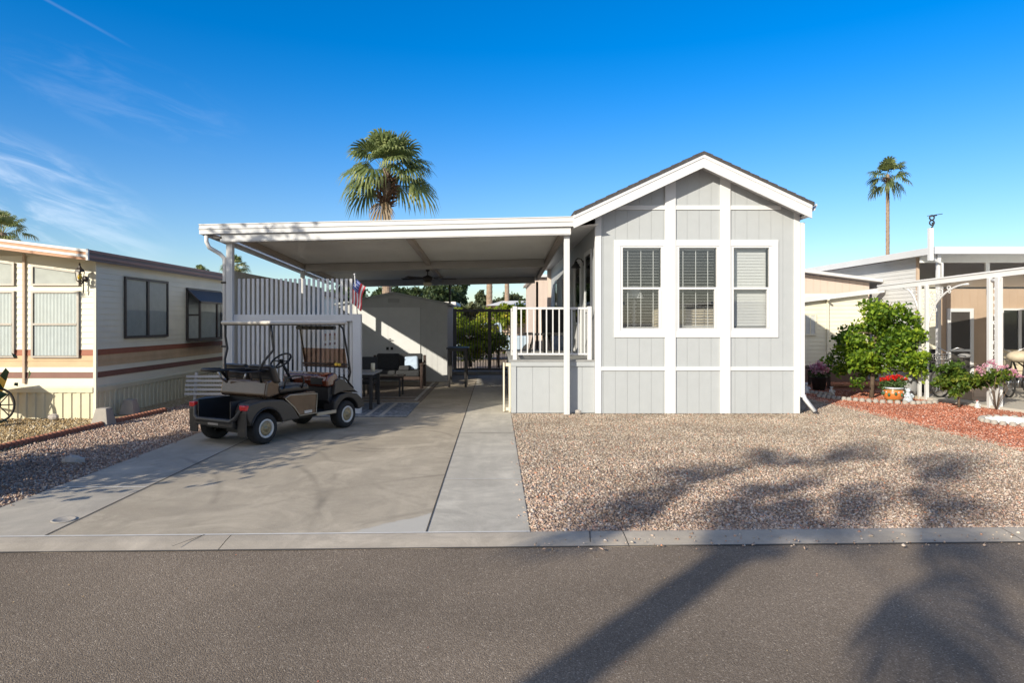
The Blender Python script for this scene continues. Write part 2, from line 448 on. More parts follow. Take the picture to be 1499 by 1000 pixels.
def corrugated(mb, axis, a0, a1, plane, z0, z1, sgn=-1, pitch=.15, d=.018):
    def P(a, dd, z): return (a, plane + sgn * dd, z) if axis == 'x' else (plane + sgn * dd, a, z)
    a = a0; prof = []
    while a < a1:
        prof += [(a, 0), (a + pitch * .42, 0), (a + pitch * .5, d), (a + pitch * .9, d)]
        a += pitch
    prof = [(min(p, a1), q) for p, q in prof] + [(a1, 0)]
    for (p, q), (r, t) in zip(prof, prof[1:]):
        if r > p: mb.quad(P(p, q, z0), P(r, t, z0), P(r, t, z1), P(p, q, z1))
    return mb

# ------------------------------------------------------------------ foliage
def leaves(mb, blobs, n, size, seed, clumps=60, spread=.22, shell=.55, up=.3):
    """blobs: (cx,cy,cz,rx,ry,rz). leaves are folded rhombi gathered in clumps"""
    rg = np.random.RandomState(seed)
    vol = np.array([b[3] * b[4] * b[5] for b in blobs]) ** .67; vol /= vol.sum()
    cl = []
    for _ in range(clumps):
        b = blobs[rg.choice(len(blobs), p=vol)]
        d = rg.normal(size=3); d /= np.linalg.norm(d)
        rr = (shell + (1 - shell) * rg.rand()) if rg.rand() < .8 else rg.rand() * shell
        rr *= 1 + .12 * rg.normal()
        cl.append((b[0] + d[0] * b[3] * rr, b[1] + d[1] * b[4] * rr, b[2] + d[2] * b[5] * rr, rg.rand()))
    cl = np.array(cl)
    sp = spread * np.mean([min(b[3:6]) for b in blobs])
    idx = rg.randint(0, len(cl), n)
    pos = cl[idx, :3] + rg.normal(size=(n, 3)) * sp * np.array([1, 1, .8])
    tone = cl[idx, 3]
    dr = rg.normal(size=(n, 3)); dr[:, 2] += up * 0
    dr /= np.linalg.norm(dr, axis=1)[:, None]
    nr = rg.normal(size=(n, 3)) * .8 + np.array([0, 0, .7])
    sd = np.cross(dr, nr); sd /= (np.linalg.norm(sd, axis=1)[:, None] + 1e-9)
    nn = np.cross(sd, dr)
    L = size * (.6 + .8 * rg.rand(n))[:, None]; W = L * .32
    a = pos - dr * L * .5; c = pos + dr * L * .5
    b1 = pos + sd * W + nn * W * .35; b2 = pos - sd * W + nn * W * .35
    r = np.clip(tone * .45 + rg.rand(n) * .55, 0, 1)
    for i in range(n):
        if a[i][2] < .02: continue
        mb.add([a[i], b1[i], c[i], b2[i]], [(0, 1, 2), (0, 2, 3)], float(r[i]))
    return mb

def tree(name, label, cat, base, blobs, n, size, leafm, seed, trunk_r=.06, trunk_top=None, clumps=60, spread=.22, group=None, limbs=5, wood=None):
    t = thing(name, label, cat, base, group=group)
    rg = random.Random(seed)
    mb = MB(); top = trunk_top or (base[0], base[1], blobs[0][2])
    p0 = Vector(base); p1 = Vector(top)
    mid = (p0 + p1) / 2 + Vector((rg.uniform(-.1, .1), rg.uniform(-.1, .1), 0)) * (p1 - p0).length * .3
    mb.tube([p0, mid, p1], [trunk_r * 1.15, trunk_r * .9, trunk_r * .6], 9)
    for i in range(limbs):
        b = blobs[i % len(blobs)]
        e = Vector((b[0] + rg.uniform(-.6, .6) * b[3], b[1] + rg.uniform(-.6, .6) * b[4], b[2] + rg.uniform(-.2, .6) * b[5]))
        st = mid.lerp(p1, rg.uniform(.3, 1))
        mb.tube([st, st.lerp(e, .5) + Vector((0, 0, .08 * (e - st).length)), e], [trunk_r * .5, trunk_r * .32, trunk_r * .12], 6)
    mb.build('trunk', wood or M['bark'], t)
    lb = MB(); leaves(lb, blobs, n, size, seed, clumps, spread)
    lb.build('crown', leafm, t)
    return t

sdir_ = Vector((math.sin(R(39)) * math.cos(R(22.5)), math.cos(R(39)) * math.cos(R(22.5)), -math.sin(R(22.5))))
def palm(name, label, base, zc, rad, tr, nf, seed, group=None, skirt=1.0, nseg=22, dead=4, lean=(0, 0), elo=-45, cat='palm tree', extra=(), dr=1.0):
    """fan palm: crown centre height zc above world zero"""
    t = thing(name, label, cat, base, group=group)
    rg = random.Random(seed)
    bx, by, bz = base; cx, cy = bx + lean[0], by + lean[1]
    mb = MB(); prof = []
    H = zc - bz; K = int(min(90, max(20, H / .14)))
    n = 14; vs = []; fs = []
    for i in range(K + 1):
        u = i / K
        r = tr * (1.25 - .35 * u if u < .1 else 1.2 - .2 * u) * (1 + (.05 if i % 2 else -.02))
        for j in range(n):
            a = 2 * math.pi * j / n
            q = r * (1 + rg.uniform(-.03, .03))
            vs.append((bx + lean[0] * u * u + q * math.cos(a), by + lean[1] * u * u + q * math.sin(a), bz + H * u))
    for i in range(K):
        for j in range(n): fs.append((i * n + j, i * n + (j + 1) % n, (i + 1) * n + (j + 1) % n, (i + 1) * n + j))
    mb.add(vs, fs); mb.build('trunk', M['palmbark'], t)
    # boots / thatch below the crown
    sk = MB()
    for i in range(int(150 * skirt)):
        a = rg.uniform(0, 2 * math.pi); u = rg.random(); z = zc - rad * (.18 + .42 * u * skirt)
        rr = tr * (1.6 + 1.7 * math.sin(math.pi * min(1, u * 1.1)))
        l = rad * .14
        p = Vector((cx + math.cos(a) * rr * .6, cy + math.sin(a) * rr * .6, z)); d = Vector((math.cos(a), math.sin(a), rg.uniform(.1, .9))).normalized() * l
        s_ = Vector((-math.sin(a), math.cos(a), 0)) * tr * .28
        sk.add([p - s_, p + s_, p + d * 1.0 + s_ * .5, p + d - s_ * .5, p - s_ + Vector((0, 0, .05)), p + s_ + Vector((0, 0, .05))], [(0, 1, 2, 3), (4, 5, 2, 3), (0, 4, 3), (1, 5, 2)])
    if skirt > 0: sk.build('thatch', M['thatch'], t)
    def frond(mb, az, el, R_, plen, dro, tone, ns, roll=0.0):
        d = Vector((math.cos(az) * math.cos(el), math.sin(az) * math.cos(el), math.sin(el)))
        s_ = Matrix.Rotation(roll, 3, d) @ Vector((-math.sin(az), math.cos(az), 0)); up = s_.cross(d) * -1
        if up.z < 0: up = -up
        c0 = Vector((cx, cy, zc - rad * .1)); L1 = plen
        sag = Vector((0, 0, -1))
        hub = c0 + d * L1 + sag * dro * L1 * .35
        m1 = c0 + d * L1 * .5 + sag * dro * L1 * .06
        w = s_ * max(.02, tr * .12)
        mb.add([c0 - w, c0 + w, m1 + w * .8, m1 - w * .8, hub + w * .6, hub - w * .6], [(0, 1, 2, 3), (3, 2, 4, 5)], min(1, tone + .35))
        d2 = (d + sag * dro * .5).normalized(); up2 = s_.cross(d2); 
        if up2.z < 0: up2 = -up2
        for k in range(ns):
            f = (k / (ns - 1)) * 2 - 1
            th = f * R(80)
            L = R_ * (.60 + .40 * math.cos(th)) * rg.uniform(.88, 1.05)
            sd = d2 * math.cos(th) + s_ * math.sin(th)
            side = (d2 * -math.sin(th) + s_ * math.cos(th))
            wd = R_ * .62 * math.pi / ns * .5
            pl = up2 * (.03 * R_ * (1 if k % 2 else -1)) - up2 * abs(f) * -.12 * R_
            p1 = hub + sd * L * .5 + pl + sag * dro * L * .06
            p2 = hub + sd * L * .80 + pl + sag * L * (.08 + dro * .24)
            p3 = hub + sd * L * .96 + sag * L * (.22 * min(1, dr * 1.2) + dro * .52) + Vector((rg.uniform(-.02, .02), rg.uniform(-.02, .02), 0)) * R_
            tn = min(1, max(0, tone + rg.uniform(-.12, .12)))
            mb.add([hub, p1 + side * wd, p1 - side * wd, p2 + side * wd * .7, p2 - side * wd * .7, p3],
                   [(0, 1, 2), (2, 1, 3, 4)], tn)
            mb.add([p2 + side * wd * .7, p2 - side * wd * .7, p3], [(0, 1, 2)], min(1, tn + .25))
    fr = MB(); ga = math.pi * (3 - math.sqrt(5))
    for i in range(nf):
        u = (i + .5) / nf
        el = R(84 - (84 - elo) * u ** 1.05 + rg.uniform(-9, 9)); az = i * ga + rg.uniform(-.25, .25)
        frond(fr, az, el, rad * .56 * rg.uniform(.85, 1.12), rad * .50 * rg.uniform(.75, 1.15), .1 + .75 * u, rg.uniform(.15, .75) * dr, nseg, R(rg.uniform(-32, 32)))
    for (az, el, ln) in extra:
        d_ = Vector((math.cos(R(az)) * math.cos(R(el)), math.sin(R(az)) * math.cos(R(el)), math.sin(R(el))))
        best = max(range(-88, 89, 8), key=lambda q: -abs(.55 - abs((Matrix.Rotation(R(q), 3, d_) @ Vector((-math.sin(R(az)), math.cos(R(az)), 0))).cross(d_).dot(sdir_))))
        frond(fr, R(az), R(el), ln * .47, ln * .50, .5 * dr, .5, nseg, R(best))
        frond(fr, R(az + 9), R(el + (14 if el < 45 else -14)), ln * .26, ln * .16, .5 * dr, .4, nseg, R(best))
    fr.build('crown', LEAF['palm'], t)
    if dead:
        dm = MB()
        for i in range(dead):
            frond(dm, rg.uniform(0, 6.28), R(rg.uniform(-80, -60)), rad * .42, rad * .45, .8, rg.random() * .6, nseg)
        dm.build('dead_frond', LEAF['palmdead'], t)
    return t
# ================================================================== camera, sun, sky
CAMZ = 1.66
cam = bpy.data.cameras.new('camera'); camo = bpy.data.objects.new('camera', cam); COL.objects.link(camo)
camo.location = (0, 0, CAMZ); camo.rotation_euler = (R(90), 0, 0)
cam.lens = 24; cam.sensor_width = 36; cam.shift_x = .0157; cam.shift_y = -.0193; cam.clip_end = 3000; cam.clip_start = .05
scene.camera = camo
AZ, EL = 39.0, 22.5
sdir = Vector((math.sin(R(AZ)) * math.cos(R(EL)), math.cos(R(AZ)) * math.cos(R(EL)), -math.sin(R(EL))))
sl = bpy.data.lights.new('sun', 'SUN'); so = bpy.data.objects.new('sun', sl); COL.objects.link(so)
sl.energy = 4.7; sl.angle = R(.53); sl.color = (1, .92, .775)
so.rotation_euler = sdir.to_track_quat('-Z', 'Y').to_euler(); so.location = (-20, -20, 30)

w = bpy.data.worlds.new('World'); scene.world = w; w.use_nodes = True
nt = w.node_tree; nt.nodes.clear()
out = N(nt, 'ShaderNodeOutputWorld'); bg = N(nt, 'ShaderNodeBackground'); bg.inputs[1].default_value = .15
sky = N(nt, 'ShaderNodeTexSky', sky_type='NISHITA', sun_disc=False)
sky.sun_elevation = R(EL); sky.sun_rotation = R(180 + AZ); sky.altitude = 350; sky.air_density = 1.0; sky.dust_density = .6; sky.ozone_density = 3.0
hs = N(nt, 'ShaderNodeHueSaturation');  hs.inputs['Value'].default_value = 1.0; hs.inputs['Hue'].default_value = .508
nt.links.new(sky.outputs[0], hs.inputs['Color'])
tc = N(nt, 'ShaderNodeTexCoord'); sx = N(nt, 'ShaderNodeSeparateXYZ'); nt.links.new(tc.outputs['Generated'], sx.inputs[0])
def mth(op, a, b=None, c=None, clamp=False):
    n = N(nt, 'ShaderNodeMath', operation=op); n.use_clamp = clamp
    for i, q in enumerate((a, b, c)):
        if q is None: continue
        if isinstance(q, (int, float)): n.inputs[i].default_value = q
        else: nt.links.new(q, n.inputs[i])
    return n.outputs[0]
yc = mth('MAXIMUM', sx.outputs[1], .05)
U = mth('DIVIDE', sx.outputs[0], yc); V = mth('DIVIDE', sx.outputs[2], yc)
fwd = mth('GREATER_THAN', sx.outputs[1], .05)
def sm(v, a, b, lo=0, hi=1):
    q = N(nt, 'ShaderNodeMapRange', interpolation_type='SMOOTHSTEP')
    for k, x in (('From Min', a), ('From Max', b), ('To Min', lo), ('To Max', hi)): q.inputs[k].default_value = x
    nt.links.new(v, q.inputs['Value']); return q.outputs[0]
nt.links.new(sm(sx.outputs[2], .0, .34, 1.25, 1.45), hs.inputs['Saturation'])
nt.links.new(sm(sx.outputs[2], .0, .36, .80, 1.0), hs.inputs['Value'])
# cirrus coordinates: along falling streaks
ca, sa = math.cos(R(-20)), math.sin(R(-20))
A_ = mth('ADD', mth('MULTIPLY', U, ca), mth('MULTIPLY', V, sa)); B_ = mth('ADD', mth('MULTIPLY', U, -sa), mth('MULTIPLY', V, ca))
cb = N(nt, 'ShaderNodeCombineXYZ'); nt.links.new(mth('MULTIPLY', A_, 5.0), cb.inputs[0]); nt.links.new(mth('MULTIPLY', B_, 26), cb.inputs[1])
n1 = N(nt, 'ShaderNodeTexNoise'); n1.inputs['Scale'].default_value = 1.3; n1.inputs['Detail'].default_value = 9; n1.inputs['Roughness'].default_value = .6; n1.inputs['Distortion'].default_value = .7
nt.links.new(cb.outputs[0], n1.inputs['Vector'])
streak = sm(n1.outputs[0], .40, .72)
# region 1: px 0-230, py 200-360  -> U -.75..-.5, V .12...27
def blob(u0, v0, ru, rv, ang=0):
    c_, s_ = math.cos(R(ang)), math.sin(R(ang))
    du = mth('SUBTRACT', U, u0); dv = mth('SUBTRACT', V, v0)
    p = mth('DIVIDE', mth('ADD', mth('MULTIPLY', du, c_), mth('MULTIPLY', dv, s_)), ru)
    q = mth('DIVIDE', mth('ADD', mth('MULTIPLY', du, -s_), mth('MULTIPLY', dv, c_)), rv)
    d = mth('ADD', mth('MULTIPLY', p, p), mth('MULTIPLY', q, q))
    return sm(d, 0, 1, 1, 0)
r1 = blob(-.70, .185, .27, .10, -22); r2 = blob(-.56, .335, .24, .07, -18)
amt = mth('MAXIMUM', mth('MULTIPLY', r1, .32), mth('MULTIPLY', r2, .06))
cl = mth('MULTIPLY', streak, amt)
# contrail from px(70,0) to px(205,75): U -.656,V .471 -> -.521,.396
cd = mth('ABSOLUTE', mth('ADD', mth('MULTIPLY', mth('SUBTRACT', U, -.656), .486), mth('MULTIPLY', mth('SUBTRACT', V, .471), .874)))
ct = mth('MULTIPLY', sm(cd, 0, .0035, 1, 0), mth('MULTIPLY', sm(U, -.70, -.60, 1, .75), sm(U, -.60, -.515, 1, 0)))
cl = mth('MAXIMUM', cl, mth('MULTIPLY', ct, .06))
cl = mth('MULTIPLY', cl, fwd, clamp=True)
mxs = N(nt, 'ShaderNodeMix', data_type='RGBA'); nt.links.new(cl, mxs.inputs[0]); nt.links.new(hs.outputs[0], mxs.inputs[6]); mxs.inputs[7].default_value = (6.2, 6.6, 7.2, 1)
# added warm white glow in the unseen sunward sky, making ambient light less blue
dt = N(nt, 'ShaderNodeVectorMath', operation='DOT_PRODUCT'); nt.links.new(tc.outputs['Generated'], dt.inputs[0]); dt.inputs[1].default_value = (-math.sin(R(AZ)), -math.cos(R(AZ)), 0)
warm_fill = mth('MULTIPLY', sm(dt.outputs['Value'], .0, .7), .6)
mv = N(nt, 'ShaderNodeMix', data_type='RGBA'); nt.links.new(warm_fill, mv.inputs[0]); nt.links.new(mxs.outputs[2], mv.inputs[6]); mv.inputs[7].default_value = (7.0, 6.6, 5.6, 1)
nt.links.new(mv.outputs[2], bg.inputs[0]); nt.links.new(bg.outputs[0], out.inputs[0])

scene.view_settings.view_transform = 'Standard'; scene.view_settings.look = 'None'; scene.view_settings.exposure = 0.36; scene.view_settings.gamma = 1
scene.render.engine = 'CYCLES'
scene.cycles.max_bounces = 8; scene.cycles.transparent_max_bounces = 12; scene.cycles.caustics_reflective = False; scene.cycles.caustics_refractive = False

# ================================================================== ground
M['desert'] = groundmat('desert_ground', [(0, (.20, .15, .11)), (.5, (.29, .23, .18)), (1, (.38, .32, .26))], 60, bump=.4)
M['asphalt'] = groundmat('asphalt', [(0, (.145, .110, .078)), (.5, (.205, .160, .117)), (.85, (.235, .186, .137)), (.97, (.31, .25, .19)), (1, (.44, .37, .29))], 150, bump=.4, big=.55, bigamt=.24, rough=.9)
M['gravel_tan'] = groundmat('gravel_tan', [(0, (.27, .20, .15)), (.4, (.40, .31, .24)), (.8, (.46, .39, .31)), (1, (.60, .53, .45))], 48, bump=1)
M['gravel_pink'] = groundmat('gravel_pink', [(0, (.22, .15, .12)), (.4, (.36, .25, .20)), (.8, (.44, .34, .29)), (1, (.58, .48, .42))], 48, bump=1)
M['gravel_gold'] = groundmat('gravel_gold', [(0, (.22, .15, .07)), (.4, (.38, .28, .15)), (.8, (.52, .42, .26)), (1, (.66, .58, .44))], 48, bump=1)
M['gravel_red'] = groundmat('gravel_red', [(0, (.26, .085, .05)), (.5, (.43, .17, .10)), (.85, (.55, .28, .20)), (1, (.62, .42, .33))], 48, bump=1)
M['conc_main'] = concretemat('driveway_concrete', (.475, .405, .305), (.31, .26, .19), .75, marks=True, fresh=True)
M['conc_light'] = concretemat('pale_concrete', (.53, .485, .40), (.38, .345, .29), .7)
M['conc_left'] = concretemat('pale_concrete_worn', (.505, .45, .365), (.29, .265, .225), .7, marks=True)
M['kerb'] = concretemat('kerb_concrete', (.46, .40, .32), (.28, .24, .19), .75)
M['joint'] = mk('joint_dark', (.07, .06, .05), .95, .2, 10)  # even dark tone of the slab joints and the kerb seam
M['jointlight'] = mk('joint_mortar', (.58, .56, .52), .95, .1, 10)

KS = .031
def ky(x, off=0): return 5.37 + KS * x + off
def sheet(name, pts, z, mat, sub=0, kind='structure', label=None):
    mb = MB(); mb.add([(x, y, z) for x, y in pts], [tuple(range(len(pts)))])
    return struct(name, mb, mat, kind, label)
sheet('ground', [(-600, -600), (600, -600), (600, 900), (-600, 900)], -.10, M['desert'], label='bare desert ground around the park')
sheet('road', [(-150, ky(-150, -8.2)), (150, ky(150, -8.2)), (150, ky(150, -.27)), (-150, ky(-150, -.27))], -.028, M['asphalt'], label='dark asphalt street in the foreground')
# slight hump of the kerb ribbon
def kerb(name, off0, off1, label):
    mb = MB(); xs = [-60 + i * 3.05 for i in range(41)]
    sg = 1
    for a, b in zip(xs, xs[1:]):
        a2, b2 = a + .003, b - .003
        prof = [(off0, -.08), (off0, -.026), (off0 + .05, -.020), (off0 + .15, -.004), (off1 - .03, .006), (off1, .004), (off1, -.08)]
        for (p, z), (q, y) in zip(prof, prof[1:]):
            mb.quad((a2, ky(a2, p), z), (b2, ky(b2, p), z), (b2, ky(b2, q), y), (a2, ky(a2, q), y))
    return struct(name, mb, M['kerb'], label=label)
kerb('kerb', -.28, 0, 'low concrete kerb along the near edge of the yards')
kerb('kerb_across_the_street', -8.45, -8.17, 'low concrete kerb across the street')
mb = MB(); rg = random.Random(31); xs = [-60 + i * .35 for i in range(345)]; ws = [rg.uniform(.008, .028) for _ in xs]
for i in range(len(xs) - 1):
    a, b = xs[i], xs[i + 1]
    mb.quad((a, ky(a, -.275 - ws[i]), -.0245), (b, ky(b, -.275 - ws[i + 1]), -.0245), (b, ky(b, -.268), -.0228), (a, ky(a, -.268), -.0228))
struct('gutter_grime', mb, M['joint'], label='dark gritty seam where the asphalt meets the kerb')
def yard(name, x0, x1, y1, mat, z=-.012, label=None, y0=None):
    k = 24; pts = [(x0 + (x1 - x0) * i / k, (ky(x0 + (x1 - x0) * i / k, .003) if y0 is None else y0)) for i in range(k + 1)]
    return sheet(name, pts + [(x1, y1), (x0, y1)], z, mat, label=label)
yard('gravel_yard', .27, 6.9, 30, M['gravel_tan'], label='beige gravel yard in front of the grey house')
yard('gravel_yard_pink', -6.32, -4.43, 30, M['gravel_pink'], label='pinkish gravel strip left of the driveway')
yard('gravel_yard_gold', -40, -6.32, 30, M['gravel_gold'], label='golden gravel in front of the cream trailer')
yard('gravel_yard_red', 6.9, 40, 40, M['gravel_red'], label='red gravel yard on the right')
yard('driveway', -3.5, -.55, 24, M['conc_main'], z=-.004, label='stained tan concrete driveway')
yard('driveway_strip', -.55, .27, 24, M['conc_light'], z=-.0035, label='pale concrete walkway strip beside the deck')
yard('driveway_strip_worn', -4.43, -3.5, 24, M['conc_left'], z=-.0035, label='pale concrete strip on the left of the driveway')
mb = MB()
for xx in (-3.5, -.55):
    mb.add([(xx - .006, ky(xx, .01), .0005), (xx + .006, ky(xx, .01), .0005), (xx + .006, 19, .0005), (xx - .006, 19, .0005)], [(0, 1, 2, 3)])
for (a, b, y) in ((-.55, .27, 10.2), (-3.5, -.55, 13.2), (-3.5, -.55, 16.5)):
    mb.add([(a + .012, y - .006, .0005), (b, y - .006, .0005), (b, y + .006, .0005), (a + .012, y + .006, .0005)], [(0, 1, 2, 3)])
for xx, d in ((-2.38, .12), (.71, .03)):
    mb.add([(xx - .006, ky(xx, -.275), .0075), (xx + .002, ky(xx, -.275), .0075), (xx + .005 + d, ky(xx, -.004), .0088), (xx - .004 + d, ky(xx, -.004), .0088)], [(0, 1, 2, 3)])
struct('pavement_joint', mb, M['joint'], label='dark joints between the concrete slabs')
mb = MB()
mb.add([(-4.43, 6.83, .0008), (-3.51, 6.83, .0008), (-3.51, 6.86, .0008), (-4.43, 6.86, .0008)], [(0, 1, 2, 3)])
mb.add([(-.54, 7.19, .0008), (.27, 7.19, .0008), (.27, 7.21, .0008), (-.54, 7.21, .0008)], [(0, 1, 2, 3)])
k = 30
for i in range(k):
    a = -4.5 + 4.77 * i / k; b = -4.5 + 4.77 * (i + 1) / k
    mb.add([(a, ky(a, -.016), .0078), (b, ky(b, -.016), .0078), (b, ky(b, .012), .0078), (a, ky(a, .012), .0078)], [(0, 1, 2, 3)])
struct('pavement_edge', mb, M['jointlight'], label='pale mortar lines across the concrete')
# round utility lid on the left strip
lid = MB(); lid.lathe([(0, .001), (.075, .001), (.08, .005), (.092, .0045), (.096, .0)], (-3.62, 5.72, 0), 28)
lo = lid.build('utility_lid', M['cement']); tagobj(lo, 'small round utility lid set in the driveway by the kerb', 'lid')

# ---- loose stones, one object per bed
def stonemat(name, stops):
    return leafmat(name, stops, 0, .85, .22)
def stones(name, label, n, xr, yfun, seed, mat, smin, smax, reject=None, dens=1.0, spill=()):
    rg = np.random.RandomState(seed)
    x = rg.uniform(xr[0], xr[1], n * 3); u = rg.rand(n * 3)
    y0 = 5.385 + KS * x; y1 = np.full_like(x, yfun)
    y = y0 + (y1 - y0) * u ** (1 + dens)
    keep = np.ones(len(x), bool)
    for (m0, m1, inner) in spill: keep &= ~(((x - inner) * m1 < 0) & (rg.rand(len(x)) > .10 * np.exp(-np.abs(x - inner) / .06)))
    near = (y < y0 + .02); 
    k2 = rg.rand(len(x)) < .004; y = np.where(k2, y0 - rg.rand(len(x)) ** 2 * .45, y)
    if reject is not None: keep &= ~reject(x, y)
    x = x[keep][:n]; y = y[keep][:n]; n = len(x)
    s = (smin + (smax - smin) * rg.rand(n) ** 2.2) 
    base = np.array([[1, 0, 0], [-1, 0, 0], [0, 1, 0], [0, -1, 0], [0, 0, 1], [0, 0, -1]], float)
    faces = np.array([[0, 2, 4], [2, 1, 4], [1, 3, 4], [3, 0, 4], [2, 0, 5], [1, 2, 5], [3, 1, 5], [0, 3, 5]])
    v = base[None] * (1 + .35 * rg.normal(size=(n, 6, 1)).clip(-1.3, 1.3)) + .22 * rg.normal(size=(n, 6, 3))
    sc = np.stack([np.ones(n), .55 + .4 * rg.rand(n), .35 + .35 * rg.rand(n)], 1)
    v = v * sc[:, None, :]
    # random rotation: yaw + tilt
    a = rg.rand(n) * 6.283; t = rg.normal(size=n) * .45
    ct, st = np.cos(t), np.sin(t); ca, sa = np.cos(a), np.sin(a)
    X = v[..., 0] * ct[:, None] + v[..., 2] * st[:, None]; Z = -v[..., 0] * st[:, None] + v[..., 2] * ct[:, None]; Y = v[..., 1]
    X2 = X * ca[:, None] - Y * sa[:, None]; Y2 = X * sa[:, None] + Y * ca[:, None]
    vv = np.stack([X2 * s[:, None] + x[:, None], Y2 * s[:, None] + y[:, None], Z * s[:, None] - .008 + (s * .35)[:, None]], -1).reshape(-1, 3)
    ff = (faces[None] + 6 * np.arange(n)[:, None, None]).reshape(-1, 3)
    me = bpy.data.meshes.new(name)
    me.vertices.add(len(vv)); me.vertices.foreach_set('co', vv.astype(np.float32).ravel())
    me.loops.add(ff.size); me.loops.foreach_set('vertex_index', ff.astype(np.int32).ravel())
    me.polygons.add(len(ff)); me.polygons.foreach_set('loop_start', np.arange(0, ff.size, 3, dtype=np.int32))
    me.polygons.foreach_set('loop_total', np.full(len(ff), 3, dtype=np.int32))
    me.update(calc_edges=True)
    at = me.attributes.new('rnd', 'FLOAT', 'FACE'); at.data.foreach_set('value', np.repeat(rg.rand(n).astype(np.float32), 8))
    me.materials.append(mat)
    o = bpy.data.objects.new(name, me); COL.objects.link(o)
    o['kind'] = 'stuff'; o['label'] = label; o['category'] = 'gravel'
    return o
SM_tan = stonemat('tan_stones', [(0, (.22, .165, .12)), (.3, (.40, .31, .225)), (.6, (.50, .42, .33)), (.9, (.64, .57, .48)), (1, (.55, .24, .15))])
SM_pink = stonemat('pink_stones', [(0, (.20, .14, .105)), (.35, (.40, .28, .21)), (.65, (.52, .40, .32)), (.9, (.66, .57, .49)), (1, (.54, .25, .15))])
SM_gold = stonemat('gold_stones', [(0, (.22, .14, .06)), (.4, (.44, .31, .15)), (.8, (.58, .46, .28)), (1, (.70, .64, .52))])
SM_red = stonemat('red_stones', [(0, (.27, .075, .04)), (.45, (.47, .17, .095)), (.8, (.60, .28, .19)), (1, (.66, .47, .39))])
SM_white = stonemat('white_stones', [(0, (.5, .48, .45)), (1, (.82, .81, .79))])
house = lambda x, y: ((x > 1.78) & (x < 5.5) & (y > 12.33)) | ((x < 1.9) & (y > 12.37))
rgn = np.random.RandomState(77)
stones('beige_gravel', 'fine loose beige gravel in front of the grey house', 95000, (.17, 6.95), 15.5, 1, SM_tan, .0065, .0165, lambda x, y: house(x, y) | (rgn.rand(len(x)) > np.clip((y - 5.6) / 3.2, .25, 1)), .25, spill=((0, 1, .285),))
stones('pink_beige_gravel', 'coarser pink and beige gravel near the kerb in front of the grey house', 42000, (.17, 6.95), 10.5, 11, SM_pink, .008, .020, lambda x, y: house(x, y) | (rgn.rand(len(x)) < np.clip((y - 5.6) / 4.2, 0, 1)), .4, spill=((0, 1, .285),))
stones('pink_gravel', 'loose pinkish gravel left of the driveway', 42000, (-6.28, -4.33), 18, 2, SM_pink, .008, .021, None, .35, spill=((0, -1, -4.445),))
stones('golden_gravel', 'loose golden gravel in front of the cream trailer', 16000, (-9.6, -6.34), 11.7, 3, SM_gold, .011, .024, lambda x, y: y < 7.6, 0)
stones('red_gravel', 'loose red gravel around the citrus bushes on the right', 56000, (6.75, 11.5), 16.5, 4, SM_red, .009, .021, lambda x, y: ((y > 14.8) & (x > 9.2)) | (x > 9.7 + (13 - y) * .25), .0)
mb = MB(); rg = random.Random(15)
for i in range(260):
    x = rg.uniform(.3, 8.5) if rg.random() < .75 else rg.uniform(-6.2, -4.5); y = rg.uniform(5.5, 12.2); s = rg.uniform(.008, .02); a = rg.uniform(0, 6.3)
    if x > 1.7 and y > 12.2: continue
    dx, dy = math.cos(a) * s, math.sin(a) * s; z = rg.uniform(.008, .016)
    mb.add([(x - dx, y - dy, z), (x - dy * .4, y + dx * .4, z + .004), (x + dx, y + dy, z + .003), (x + dy * .4, y - dx * .4, z)], [(0, 1, 2), (0, 2, 3)], rg.random())
o = mb.build('dry_leaves', stonemat('dryleaf', [(0, (.20, .12, .06)), (.7, (.38, .27, .15)), (.9, (.5, .42, .22)), (1, (.6, .16, .06))])); tagobj(o, 'scattered small dry leaves lying on the gravel', 'dry leaves', kind='stuff')
# a few stray leaves and pebbles on the road
mb = MB(); rg = random.Random(5)
for i in range(170):
    x = rg.uniform(-4.5, 4.5); y = rg.uniform(2.4, 5.0); s = rg.uniform(.004, .010); a = rg.uniform(0, 6.3)
    dx, dy = math.cos(a) * s, math.sin(a) * s
    mb.add([(x - dx, y - dy, -.026), (x - dy * .4, y + dx * .4, -.022), (x + dx, y + dy, -.024), (x + dy * .4, y - dx * .4, -.026)], [(0, 1, 2), (0, 2, 3)], rg.random())
o = mb.build('leaf_litter', stonemat('litter', [(0, (.22, .13, .06)), (.8, (.4, .3, .18)), (1, (.6, .1, .05))])); tagobj(o, 'tiny dry leaves scattered over the asphalt', 'leaf litter', kind='stuff')
# ================================================================== the grey house
HY = 12.35
H = thing('mobile_home', 'light grey park model home with white trim and steep gable over three tall windows', 'house', (3.65, HY, 0))
RX, RZ, SL = 3.65, 4.66, .468      # ridge x, ridge top z, roof slope
HX0, HX1, HYB = 1.815, 5.48, 22.6
def rooftop(x): return RZ - SL * abs(x - RX)
wt = lambda x: rooftop(x) - .17
WIN = [(2.475, 3.047, 1.50, 3.03), (3.265, 4.035, 1.50, 3.03), (4.255, 4.985, 1.50, 3.03)]
WIN = [(2.25, 3.03, 1.50, 3.03), (3.27, 4.035, 1.50, 3.03), (4.255, 4.985, 1.50, 3.03)]
mb = MB(); grooved(mb, 'x', HX0, HX1, HY, 0, wt, .2165, WIN, start=HX0 + .13); mb.build('front_wall', M['siding'], H)
mb = MB(); grooved(mb, 'y', HY, HYB, HX0, 0, 3.62, .2165, (), sgn=-1)
mb.build('side_wall', M['siding'], H)
mb = MB(); grooved(mb, 'y', HY, HYB, HX1, 0, 3.66, .2165, (), sgn=1); mb.build('side_wall', M['siding'], H)
